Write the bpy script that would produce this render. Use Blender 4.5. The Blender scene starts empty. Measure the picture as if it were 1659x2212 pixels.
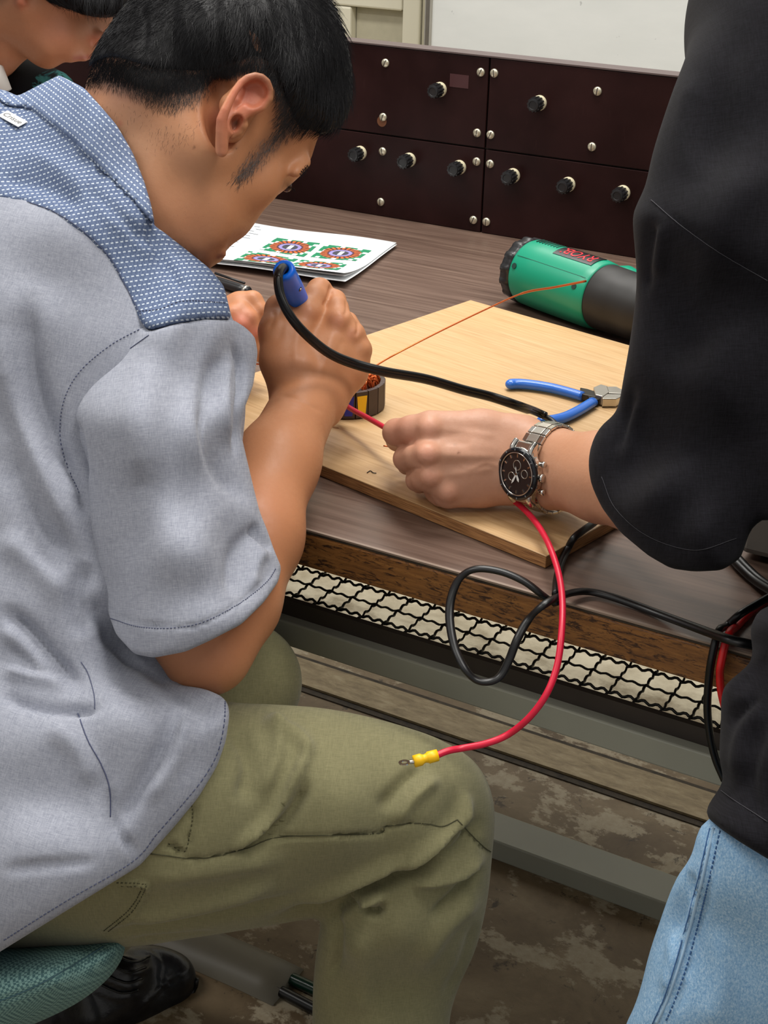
import bpy, bmesh, math, random
import numpy as np
from mathutils import Vector, Matrix
from mathutils.bvhtree import BVHTree
random.seed(3); RNG = np.random.default_rng(3)
S = bpy.context.scene; COL = S.collection

# ------------------------------------------------------------------ camera
CX, CY, F = 829.5, 1106.0, 3100.0
_y, _p, _r = -0.50254961, 0.45387972, 0.02520958
FW = np.array([math.sin(_y)*math.cos(_p), math.cos(_y)*math.cos(_p), -math.sin(_p)])
_rt = np.array([math.cos(_y), -math.sin(_y), 0.]); _up = np.cross(_rt, FW)
RT = _rt*math.cos(_r) + _up*math.sin(_r); UP = -_rt*math.sin(_r) + _up*math.cos(_r)
CO = np.array([0., 0., 1.24])
cd = bpy.data.cameras.new('camera'); cam = bpy.data.objects.new('camera', cd); COL.objects.link(cam)
cam.matrix_world = Matrix([[RT[i], UP[i], -FW[i], CO[i]] for i in range(3)] + [[0, 0, 0, 1]])
cd.sensor_fit = 'HORIZONTAL'; cd.sensor_width = 36.0; cd.lens = F/1659*36.0; cd.clip_start = .02
S.camera = cam

# ------------------------------------------------------------------ light
S.view_settings.view_transform = 'Standard'; S.view_settings.look = 'None'
S.view_settings.exposure = 0.0; S.view_settings.gamma = 1.0; S.view_settings.use_curve_mapping = False
wd = bpy.data.worlds.new('world'); S.world = wd; wd.use_nodes = True
wd.node_tree.nodes['Background'].inputs[0].default_value = (1.0, 0.975, 0.94, 1)
wd.node_tree.nodes['Background'].inputs[1].default_value = 0.46
def ceiling_lamp(loc, size, power, rot=0, col=(1.0, .97, .92)):
    l = bpy.data.lights.new('ceiling_lamp', 'AREA'); l.shape = 'RECTANGLE'; l.size, l.size_y = size
    l.energy = power; l.color = col
    o = bpy.data.objects.new('ceiling_lamp', l); COL.objects.link(o); o.location = loc; o.rotation_euler = (0, 0, rot)
ceiling_lamp((-.9, 1.5, 2.75), (1.3, .35), 44)
ceiling_lamp((.7, .9, 2.75), (1.3, .35), 29)
ceiling_lamp((-2.2, .3, 2.75), (1.3, .35), 29)
ceiling_lamp((-.6, -1.0, 2.75), (1.3, .35), 9)
ceiling_lamp((-1.6, 2.7, 2.75), (1.3, .5), 26)

# ------------------------------------------------------------------ picking points
def W(u, v, Z):
    return CO + Z*(FW + (u-CX)/F*RT - (v-CY)/F*UP)
def onz(u, v, z):
    d = FW + (u-CX)/F*RT - (v-CY)/F*UP
    return CO + d*((z-CO[2])/d[2])
def ony(u, v, y):
    d = FW + (u-CX)/F*RT - (v-CY)/F*UP
    return CO + d*(y/d[1])
def cam2w(P):
    P = np.asarray(P); return CO + P[..., 2:3]*FW + P[..., 0:1]*RT - P[..., 1:2]*UP
def c3(u, v, Z): return np.array([(u-CX)*Z/F, (v-CY)*Z/F, Z])
def proj(P):
    d = np.asarray(P)-CO; Z = d@FW
    return CX+F*(d@RT)/Z, CY-F*(d@UP)/Z, Z

# ------------------------------------------------------------------ objects
def tag(o, label=None, cat=None, group=None, kind=None):
    if label: o['label'] = label
    if cat: o['category'] = cat
    if group: o['group'] = group
    if kind: o['kind'] = kind
    return o
def wmat(o):
    return o.matrix_basis.copy() if o.parent is None else wmat(o.parent) @ o.matrix_parent_inverse @ o.matrix_basis
def link(o, parent=None):
    COL.objects.link(o)
    if parent is not None:
        o.parent = parent; o.matrix_parent_inverse = wmat(parent).inverted()
    return o
def thing(name, label, cat, loc=(0, 0, 0), group=None):
    o = bpy.data.objects.new(name, None); COL.objects.link(o); o.empty_display_size = .02
    o.location = Vector(loc); return tag(o, label, cat, group)
def np_mesh(name, V, Q, m, parent=None, smooth=True, attrs=None):
    V = np.asarray(V, dtype=np.float32); me = bpy.data.meshes.new(name)
    if isinstance(Q, np.ndarray):
        n, k = Q.shape
        me.vertices.add(len(V)); me.vertices.foreach_set('co', V.ravel())
        me.loops.add(n*k); me.loops.foreach_set('vertex_index', Q.astype(np.int32).ravel())
        me.polygons.add(n); me.polygons.foreach_set('loop_start', np.arange(0, n*k, k, dtype=np.int32))
        me.update(calc_edges=True); me.validate()
    else:
        me.from_pydata([tuple(map(float, v)) for v in V], [], Q); me.update()
    if smooth: me.polygons.foreach_set('use_smooth', np.ones(len(me.polygons), dtype=bool))
    for k_, (typ, arr) in (attrs or {}).items():
        a = me.attributes.new(k_, typ, 'POINT')
        a.data.foreach_set('color' if typ == 'FLOAT_COLOR' else ('vector' if typ == 'FLOAT_VECTOR' else 'value'), np.asarray(arr, dtype=np.float32).ravel())
    me.materials.append(m)
    return link(bpy.data.objects.new(name, me), parent)
def bm_obj(name, bm, m, parent=None, smooth=False, bevel=0):
    bmesh.ops.recalc_face_normals(bm, faces=bm.faces)
    me = bpy.data.meshes.new(name); bm.to_mesh(me); bm.free()
    ms = m if isinstance(m, (list, tuple)) else [m]
    for x in ms: me.materials.append(x)
    if smooth: me.polygons.foreach_set('use_smooth', np.ones(len(me.polygons), dtype=bool))
    o = link(bpy.data.objects.new(name, me), parent)
    if bevel:
        b = o.modifiers.new('bevel', 'BEVEL'); b.width = bevel; b.segments = 2; b.limit_method = 'ANGLE'
    return o
def box(bm, x0, x1, y0, y1, z0, z1, M=None, mi=0):
    vs = [bm.verts.new((x, y, z)) for x in (x0, x1) for y in (y0, y1) for z in (z0, z1)]
    if M is not None:
        for v in vs: v.co = M @ v.co
    for f in ((0, 1, 3, 2), (4, 6, 7, 5), (0, 4, 5, 1), (2, 3, 7, 6), (0, 2, 6, 4), (1, 5, 7, 3)):
        bm.faces.new([vs[i] for i in f]).material_index = mi
def lathe(bm, prof, n=24, M=None, wave=None, mi=0, cap=True):
    """prof: (r, z) list along local z"""
    M = M or Matrix.Identity(4); rings = []
    for r, z in prof:
        ring = []
        for i in range(n):
            a = 2*math.pi*i/n; rr = r*(wave(a, z) if wave else 1)
            ring.append(bm.verts.new(M @ Vector((rr*math.cos(a), rr*math.sin(a), z))))
        rings.append(ring)
    for a, b in zip(rings, rings[1:]):
        for i in range(n):
            bm.faces.new((a[i], a[(i+1) % n], b[(i+1) % n], b[i])).material_index = mi
    if cap:
        bm.faces.new(rings[0][::-1]).material_index = mi; bm.faces.new(rings[-1]).material_index = mi
def catmull(P, n=10, closed=False):
    P = [np.asarray(p, float) for p in P]; out = []
    if closed: P = [P[-1]]+P+[P[0], P[1]]
    else: P = [2*P[0]-P[1]]+P+[2*P[-1]-P[-2]]
    for i in range(1, len(P)-2):
        p0, p1, p2, p3 = P[i-1:i+3]
        for j in range(n):
            t = j/n
            out.append(.5*((2*p1)+(-p0+p2)*t+(2*p0-5*p1+4*p2-p3)*t*t+(-p0+3*p1-3*p2+p3)*t**3))
    if not closed: out.append(P[-2])
    return out
def tube(bm, path, r, n=10, mi=0, flat=None, cap=True):
    """r scalar or list; flat=(normal, ratio) squashes"""
    P = [np.asarray(p, float) for p in path]; m = len(P); rings = []; nrm = None
    for i in range(m):
        t = P[min(i+1, m-1)]-P[max(i-1, 0)]; t = t/(np.linalg.norm(t)+1e-12)
        if nrm is None:
            a = np.array([0, 0, 1.]) if abs(t[2]) < .9 else np.array([1., 0, 0])
            nrm = np.cross(t, a)
        nrm = nrm-t*(nrm@t); nrm = nrm/(np.linalg.norm(nrm)+1e-12); b = np.cross(t, nrm)
        rr = r[i] if hasattr(r, '__len__') else r
        e1, e2 = nrm, b; s1 = s2 = 1
        if flat is not None:
            fn = np.asarray(flat[0], float); fn = fn-t*(fn@t); fn /= np.linalg.norm(fn)+1e-12
            e1 = fn; e2 = np.cross(t, fn); s1 = flat[1]
        rings.append([bm.verts.new(Vector(P[i]+rr*(s1*math.cos(2*math.pi*k/n)*e1+math.sin(2*math.pi*k/n)*e2))) for k in range(n)])
    for a, b in zip(rings, rings[1:]):
        for k in range(n): bm.faces.new((a[k], a[(k+1) % n], b[(k+1) % n], b[k])).material_index = mi
    if cap: bm.faces.new(rings[0][::-1]).material_index = mi; bm.faces.new(rings[-1]).material_index = mi
def frame_from(loc, z, x=(1, 0, 0)):
    z = Vector(z).normalized(); x = Vector(x); x = (x-z*x.dot(z)).normalized(); y = z.cross(x)
    return Matrix([[x[i], y[i], z[i], loc[i]] for i in range(3)]+[[0, 0, 0, 1]])
def text_geo(body, size):
    cu = bpy.data.curves.new('t', 'FONT'); cu.body = body; cu.size = size; cu.align_x = 'CENTER'; cu.align_y = 'CENTER'; cu.resolution_u = 3
    o = bpy.data.objects.new('t', cu); COL.objects.link(o); dg = bpy.context.evaluated_depsgraph_get()
    me = bpy.data.meshes.new_from_object(o.evaluated_get(dg))
    V = np.array([v.co[:] for v in me.vertices]); Q = [list(p.vertices) for p in me.polygons]
    bpy.data.objects.remove(o); bpy.data.curves.remove(cu); bpy.data.meshes.remove(me)
    return V, Q

# ------------------------------------------------------------------ materials
def lin(r, g, b): return tuple(((x/255)/12.92 if x <= 10.3 else ((x/255+.055)/1.055)**2.4) for x in (r, g, b))+(1,)
class NT:
    def __init__(s, name, rough=.6, metal=0, spec=.5):
        s.m = bpy.data.materials.new(name); s.m.use_nodes = True; s.t = s.m.node_tree; s.n = s.t.nodes
        s.b = s.n['Principled BSDF']; s.b.inputs['Roughness'].default_value = rough; s.b.inputs['Metallic'].default_value = metal
        s.b.inputs['Specular IOR Level'].default_value = spec
    def new(s, typ, **kw):
        n = s.n.new(typ)
        for k, v in kw.items():
            if k[0] == '_': setattr(n, k[1:], v)
            else: s.set(n.inputs[k.replace('__', ' ')], v)
        return n
    def set(s, inp, v):
        if isinstance(v, bpy.types.NodeSocket): s.t.links.new(v, inp)
        else: inp.default_value = v
    def coord(s, attr=None, scale=(1, 1, 1), rot=(0, 0, 0), kind='Object'):
        src = s.new('ShaderNodeAttribute', _attribute_name=attr).outputs['Vector'] if attr else s.new('ShaderNodeTexCoord').outputs[kind]
        mp = s.new('ShaderNodeMapping'); s.t.links.new(src, mp.inputs['Vector']); mp.inputs['Scale'].default_value = scale; mp.inputs['Rotation'].default_value = rot
        return mp.outputs[0]
    def noise(s, vec, scale=5, detail=4, rough=.5, dist=0):
        return s.new('ShaderNodeTexNoise', Vector=vec, Scale=scale, Detail=detail, Roughness=rough, Distortion=dist).outputs['Fac']
    def ramp(s, fac, stops):
        r = s.new('ShaderNodeValToRGB', Fac=fac); e = r.color_ramp.elements
        while len(e) > 1: e.remove(e[-1])
        e[0].position = stops[0][0]; e[0].color = stops[0][1]
        for p, c in stops[1:]:
            q = e.new(p); q.color = c
        return r.outputs['Color']
    def mix(s, fac, a, b, mode='MIX'):
        n = s.new('ShaderNodeMix', _data_type='RGBA', _blend_type=mode)
        s.set(n.inputs[0], fac); s.set(n.inputs[6], a); s.set(n.inputs[7], b); return n.outputs[2]
    def math(s, op, a, b=0.):
        n = s.new('ShaderNodeMath', _operation=op); s.set(n.inputs[0], a); s.set(n.inputs[1], b); return n.outputs[0]
    def color(s, c): s.set(s.b.inputs['Base Color'], c); return s
    def bump(s, h, strength=.3, dist=.001):
        b = s.new('ShaderNodeBump', Height=h, Strength=strength, Distance=dist); s.t.links.new(b.outputs[0], s.b.inputs['Normal']); return s
BW = lambda v: (v, v, v, 1)
def plain(name, rgb, rough=.5, metal=0, spec=.5, var=.12, sc=60):
    t = NT(name, rough, metal, spec); c = lin(*rgb)
    f = t.noise(t.coord(), sc, 3)
    t.color(t.mix(f, tuple(x*(1-var) for x in c[:3])+(1,), tuple(min(1, x*(1+var)) for x in c[:3])+(1,)))
    return t.m

M = {}
M['black_plastic'] = plain('black_plastic', (30, 30, 32), .35)
M['black_rubber'] = plain('black_rubber', (13, 13, 14), .36, spec=.45)
M['red_rubber'] = plain('red_rubber', (205, 20, 55), .38)
M['red_rubber2'] = plain('scarlet_rubber', (200, 25, 28), .38)
M['yellow'] = plain('yellow_vinyl', (245, 190, 0), .45)
M['blue_handle'] = plain('blue_handle', (6, 112, 240), .35)
M['blue_grip'] = plain('blue_grip', (50, 110, 205), .22)
M['steel'] = plain('steel', (190, 185, 175), .3, .9)
M['chrome'] = plain('chrome', (215, 212, 205), .18, 1)
M['dark_steel'] = plain('dark_steel', (60, 58, 55), .4, .8)
M['green_plastic'] = plain('green_plastic', (0, 140, 108), .38, sc=15, var=.05)
M['charcoal'] = plain('charcoal_plastic', (36, 35, 34), .5, spec=.35)
M['blue_patch'] = plain('blue_patch', (35, 40, 150), .5)
M['copper'] = plain('copper', (205, 105, 55), .3, .85)
M['paper'] = plain('paper', (236, 240, 242), .7, var=.01)
M['whiteb'] = None
M['beige_metal'] = plain('beige_metal', (205, 200, 180), .5, var=.02, sc=8)
M['grey_paint'] = plain('grey_paint', (152, 152, 138), .38, sc=9, var=.15)
M['darkbrown'] = plain('dark_rust_paint', (50, 42, 36), .55, sc=30, var=.3)
M['red_print'] = plain('red_print', (225, 30, 45), .5)
M['ink'] = plain('ink', (40, 40, 45), .6)
M['white_label'] = plain('white_label', (228, 228, 224), .7, var=.02)
M['case_grey'] = plain('case_grey', (140, 136, 128), .5, var=.06)
M['hair'] = plain('hair_black', (20, 19, 22), .38, spec=.5, var=.3, sc=300)
M['hair_brown'] = plain('hair_dark_brown', (36, 29, 26), .45, spec=.4, var=.3, sc=300)
M['eye_white'] = plain('eye_white', (84, 56, 46), .3)
M['stitch'] = plain('stitch', (70, 76, 104), .8)
M['stitch_olive'] = plain('olive_stitch', (66, 64, 40), .8)
M['stitch_denim'] = plain('denim_stitch', (60, 100, 150), .8)
M['rust'] = plain('rusty_screw_ring', (150, 120, 80), .6)
M['nickel'] = plain('nickel_screw', (205, 198, 175), .33, .75, var=.1, sc=200)
M['cream_ring'] = plain('cream_washer', (205, 196, 165), .5)
# laminate tabletop
t = NT('walnut_laminate', .33); c = t.coord(scale=(1.6, 42, 20)); f = t.noise(c, 3.2, 8, .65, .4); g = t.noise(t.coord(scale=(3, 160, 60)), 3, 5, .7); big = t.noise(t.coord(), 2.2, 3)
cc = t.ramp(f, [(.3, lin(76, 58, 49)), (.5, lin(106, 85, 74)), (.7, lin(130, 108, 94))])
cc = t.mix(t.math('MULTIPLY', g, .45), cc, lin(68, 52, 44)); cc = t.mix(t.math('MULTIPLY', big, .3), cc, lin(118, 97, 84))
t.color(cc); t.bump(g, .12, .0004); t.set(t.b.inputs['Roughness'], t.math('ADD', t.math('MULTIPLY', f, .2), .25)); M['laminate'] = t.m
# worn wooden edge
t = NT('worn_wood_edge', .5); c = t.coord(scale=(6, 60, 70)); f = t.noise(c, 3, 8, .7, .5); d = t.noise(t.coord(scale=(30, 60, 130)), 2.2, 6, .75, 1.0); wr = t.noise(t.coord(scale=(2, 2, 4)), 1.5, 3)
cc = t.ramp(f, [(.3, lin(96, 60, 28)), (.55, lin(142, 94, 46)), (.75, lin(172, 122, 66))])
k = t.ramp(t.math('ADD', d, t.math('MULTIPLY', t.math('SUBTRACT', wr, .5), .5)), [(.47, BW(0)), (.56, BW(1))])
t.color(t.mix(k, cc, lin(56, 30, 16))); t.bump(d, .4, .0006); M['edge_wood'] = t.m
# plywood
t = NT('plywood', .5); f = t.noise(t.coord(scale=(5, 130, 60)), 2.5, 7, .65, .3); fine = t.noise(t.coord(scale=(26, 380, 90)), 3, 3, .6); b = t.noise(t.coord(scale=(1.5, 4, 3)), 3, 4, .6, .8)
cc = t.ramp(f, [(.3, lin(178, 142, 97)), (.5, lin(200, 165, 119)), (.72, lin(214, 183, 140))])
cc = t.mix(t.math('MULTIPLY', fine, .35), cc, lin(174, 136, 90)); cc = t.mix(t.ramp(b, [(.45, BW(0)), (.8, BW(.5))]), cc, lin(200, 158, 106)); t.color(cc); t.bump(fine, .25, .0003); M['plywood'] = t.m
t = NT('plywood_edge', .7); f = t.noise(t.coord(scale=(20, 20, 900)), 2, 3); t.color(t.ramp(f, [(.35, lin(118, 76, 42)), (.6, lin(186, 136, 84))])); M['ply_edge'] = t.m
# bakelite
t = NT('brown_bakelite', .34, 0, .14); f = t.noise(t.coord(), 9, 6, .6); sc = t.noise(t.coord(scale=(14, 14, 3)), 12, 6, .8, .6)
cc = t.ramp(f, [(.3, lin(30, 14, 14)), (.7, lin(44, 22, 21))]); cc = t.mix(t.ramp(sc, [(.62, BW(0)), (.78, BW(.35))]), cc, lin(84, 60, 56)); t.color(cc)
t.set(t.b.inputs['Roughness'], t.ramp(f, [(.3, BW(.3)), (.8, BW(.55))])); t.bump(sc, .08, .0005); M['bakelite'] = t.m
# whiteboard
t = NT('whiteboard_face', .3); f = t.noise(t.coord(scale=(1, 1, 3)), 3, 6, .6); s2 = t.noise(t.coord(), 60, 2)
t.color(t.mix(t.ramp(s2, [(.72, BW(0)), (.76, BW(.4))]), t.ramp(f, [(.3, lin(208, 210, 206)), (.7, lin(222, 223, 219))]), lin(120, 120, 118))); M['whiteb'] = t.m
# concrete floor
t = NT('stained_concrete', .55); v = t.coord(); n1 = t.noise(v, 5.5, 8, .62, .35); n2 = t.noise(t.coord(scale=(1, 1.25, 1)), 11, 10, .68, .1); n3 = t.noise(v, 90, 4, .7); n4 = t.noise(v, 28, 6, .75, .6); n5 = t.noise(t.coord(scale=(1, 1, 1), rot=(0, 0, .6)), 1.6, 3)
base = t.ramp(n1, [(.3, lin(94, 76, 52)), (.5, lin(124, 105, 78)), (.68, lin(158, 140, 110))])
pm = t.ramp(t.math('ADD', n2, t.math('MULTIPLY', t.math('SUBTRACT', n5, .5), .35)), [(.53, BW(0)), (.57, BW(.8))])
cc = t.mix(pm, base, t.ramp(n3, [(.3, lin(166, 152, 126)), (.7, lin(202, 190, 164))]))
cc = t.mix(t.ramp(n4, [(.60, BW(0)), (.66, BW(.85))]), cc, lin(52, 42, 32)); cc = t.mix(t.math('MULTIPLY', n3, .3), cc, lin(70, 58, 44))
sep = t.new('ShaderNodeSeparateXYZ', Vector=v).outputs
far = t.ramp(t.math('ADD', t.math('MULTIPLY', sep[1], .5), t.math('MULTIPLY', t.math('SUBTRACT', n2, .5), .12)), [(.9, BW(0)), (.94, BW(1))])  # floor beyond the bench: brighter light there painted into the colour
cc = t.mix(far, cc, t.ramp(n2, [(.3, lin(176, 162, 134)), (.6, lin(228, 218, 192))]))
t.color(cc); t.bump(n4, .25, .002); M['concrete'] = t.m
t = NT('worn_floor_strip', .5); v = t.coord(scale=(1, 1, 1)); n1 = t.noise(t.coord(scale=(3, 9, 1)), 8, 8, .7, .4); n3 = t.noise(v, 120, 4, .7)
t.color(t.mix(t.math('MULTIPLY', n3, .3), t.ramp(n1, [(.3, lin(112, 95, 66)), (.55, lin(156, 138, 104)), (.75, lin(186, 172, 140))]), lin(90, 76, 54))); M['strip'] = t.m
t = NT('black_grime', .8); n1 = t.noise(t.coord(), 50, 5, .7); t.color(t.ramp(n1, [(.3, lin(38, 33, 28)), (.7, lin(78, 68, 54))])); M['grime'] = t.m
# skin
def skin(name, sub=.12, bump=.25):
    t = NT(name, .5, 0, .35)
    c = t.new('ShaderNodeAttribute', _attribute_name='Col').outputs['Color']
    n = t.noise(t.coord(attr='cloth'), 60, 5, .6); p = t.noise(t.coord(attr='cloth'), 900, 3, .6); s = t.noise(t.coord(attr='cloth'), 260, 3, .6)
    cc = t.mix(t.math('MULTIPLY', n, .28), c, lin(184, 122, 88), 'MIX')
    cc = t.mix(t.math('MULTIPLY', s, .22), cc, lin(150, 98, 70)); t.color(cc)
    t.b.inputs['Subsurface Weight'].default_value = sub; t.b.inputs['Subsurface Radius'].default_value = (.012, .005, .003); t.b.inputs['Subsurface Scale'].default_value = .5
    t.bump(t.math('ADD', t.math('MULTIPLY', p, .5), s), bump, .0005)
    t.set(t.b.inputs['Roughness'], t.math('ADD', t.math('MULTIPLY', s, .25), .36))
    return t.m
M['skin'] = skin('skin')
# fabrics (attribute "cloth" carries the metres along the cloth)
def chambray(name, a, b, fl=.5, rough=.85, sc=1.0, rip=False):
    t = NT(name, rough, 0, .2); 
    w1 = t.noise(t.coord(attr='cloth', scale=(2600*sc, 190*sc, 1)), 1, 3, .7); w2 = t.noise(t.coord(attr='cloth', scale=(190*sc, 2600*sc, 1)), 1, 3, .7)
    f = t.math('ADD', t.math('MULTIPLY', w1, .5), t.math('MULTIPLY', w2, .5)); big = t.noise(t.coord(attr='cloth'), 14, 4, .6)
    cc = t.ramp(f, [(.36, lin(*a)), (.64, lin(*b))])
    if rip:
        sx = t.new('ShaderNodeSeparateXYZ', Vector=t.coord(attr='cloth', scale=(1, 1, 1), rot=(0, 0, .3))).outputs
        ln = t.math('GREATER_THAN', t.math('FRACT', t.math('MULTIPLY', sx[0], 85)), .93)
        cc = t.mix(t.math('MULTIPLY', ln, .22), cc, lin(*b))
    cc = t.mix(t.math('MULTIPLY', big, fl*.3), cc, tuple(x*.78 for x in lin(*a)[:3])+(1,))
    t.color(cc); t.bump(f, .22, .0006); t.b.inputs['Sheen Weight'].default_value = .15; return t.m
M['shirt'] = chambray('grey_chambray', (124, 128, 141), (166, 169, 180))
M['trousers'] = chambray('olive_ripstop', (109, 106, 76), (135, 130, 96), rip=True)
M['tee'] = chambray('black_jersey', (17, 16, 19), (31, 30, 35), sc=.8); M['tee'].node_tree.nodes['Principled BSDF'].inputs['Sheen Weight'].default_value = .04; M['tee'].node_tree.nodes['Principled BSDF'].inputs['Specular IOR Level'].default_value = .08
t = NT('denim', .9, 0, .2); sp = t.noise(t.coord(attr='cloth', scale=(1, .55, 1)), 900, 4, .8); b = t.noise(t.coord(attr='cloth'), 16, 4, .6)
cc = t.ramp(sp, [(.34, lin(104, 148, 192)), (.5, lin(146, 184, 216)), (.66, lin(194, 218, 236))]); cc = t.mix(t.math('MULTIPLY', b, .4), cc, lin(124, 166, 206)); t.color(cc); t.bump(sp, .4, .0008); M['denim'] = t.m
# dobby yoke: dashes on blue
def dobby(name, a, b, dash, rot=0.0):
    t = NT(name, .85, 0, .2); v = t.coord(attr='cloth', rot=(0, 0, rot)); warp = t.noise(v, 30, 2)
    sx = t.new('ShaderNodeSeparateXYZ', Vector=v).outputs
    yy = t.math('MULTIPLY', sx[1], 262); row = t.math('FLOOR', yy); fy = t.math('FRACT', yy)
    xx = t.math('ADD', t.math('MULTIPLY', sx[0], 300), t.math('MULTIPLY', row, .5)); fx = t.math('FRACT', xx)
    dx = t.math('LESS_THAN', t.math('ABSOLUTE', t.math('SUBTRACT', fx, .5)), .27); dy = t.math('LESS_THAN', t.math('ABSOLUTE', t.math('SUBTRACT', fy, .5)), .13)
    n = t.noise(t.coord(attr='cloth', scale=(1800, 400, 1)), 1, 3, .7)
    m_ = t.math('MULTIPLY', t.math('MULTIPLY', dx, dy), t.math('ADD', .35, n))
    cc = t.ramp(n, [(.36, lin(*a)), (.64, lin(*b))]); cc = t.mix(m_, cc, lin(*dash)); t.color(cc); t.bump(t.math('ADD', n, t.math('MULTIPLY', m_, 1.5)), .3, .0006); return t.m
M['yoke'] = dobby('blue_dobby', (74, 88, 118), (104, 118, 146), (205, 214, 222), .25)
M['collar'] = dobby('blue_dobby_collar', (84, 99, 130), (116, 130, 158), (205, 214, 222), -.75)
t = NT('teal_mesh_cloth', .85); v = t.coord(attr='cloth', rot=(0, 0, .35))
ch = t.new('ShaderNodeTexChecker', Vector=v, Scale=520, Color1=lin(128, 164, 158), Color2=lin(58, 92, 96)).outputs['Color']; n = t.noise(v, 300, 3)
t.color(t.mix(t.math('MULTIPLY', n, .5), ch, lin(92, 130, 128))); t.bump(n, .5, .001); M['teal'] = t.m
t = NT('black_print_cloth', .8); v = t.coord(); t.b.inputs['Specular IOR Level'].default_value = .1; n = t.noise(v, 11, 4, .6, 1.5); n2 = t.noise(v, 60, 3)
t.color(t.mix(t.ramp(n, [(.57, BW(0)), (.61, BW(1))]), lin(14, 14, 18), t.ramp(n2, [(.3, lin(20, 70, 80)), (.7, lin(70, 140, 135))]))); M['print_cloth'] = t.m
t = NT('black_leather', .28, 0, .5); n = t.noise(t.coord(), 120, 5, .7); t.color(t.ramp(n, [(.3, lin(14, 14, 16)), (.7, lin(30, 30, 34))])); t.bump(n, .4, .001); M['leather'] = t.m
M['hair'] = plain('hair_black', (12, 11, 14), .55, spec=.2, var=.3, sc=300)
t = NT('vertex_print', .7); t.color(t.new('ShaderNodeAttribute', _attribute_name='Col').outputs['Color']); M['print'] = t.m

# ------------------------------------------------------------------ sculpting with distance fields (camera-aligned metres)
def polysd(poly, U, V):
    """signed distance in px, + inside"""
    P = np.asarray(poly, float); n = len(P); d2 = np.full(U.shape, 1e18); ins = np.zeros(U.shape, bool)
    for i in range(n):
        a = P[i]; b = P[(i+1) % n]; ab = b-a; L = ab@ab+1e-9
        tt = np.clip(((U-a[0])*ab[0]+(V-a[1])*ab[1])/L, 0, 1)
        d2 = np.minimum(d2, (U-a[0]-tt*ab[0])**2+(V-a[1]-tt*ab[1])**2)
        if a[1] != b[1]:
            cnd = ((a[1] > V) != (b[1] > V)) & (U < (b[0]-a[0])*(V-a[1])/(b[1]-a[1])+a[0]); ins ^= cnd
    d = np.sqrt(d2); return np.where(ins, d, -d)
def sm(poly, n=4): return [tuple(p) for p in catmull(poly, n, closed=True)]
def blur2(A, n):
    for _ in range(n):
        B = np.pad(A, 1, mode='edge'); A = (B[:-2, 1:-1]+B[2:, 1:-1]+B[1:-1, :-2]+B[1:-1, 2:]+4*A)/8
    return A
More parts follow.
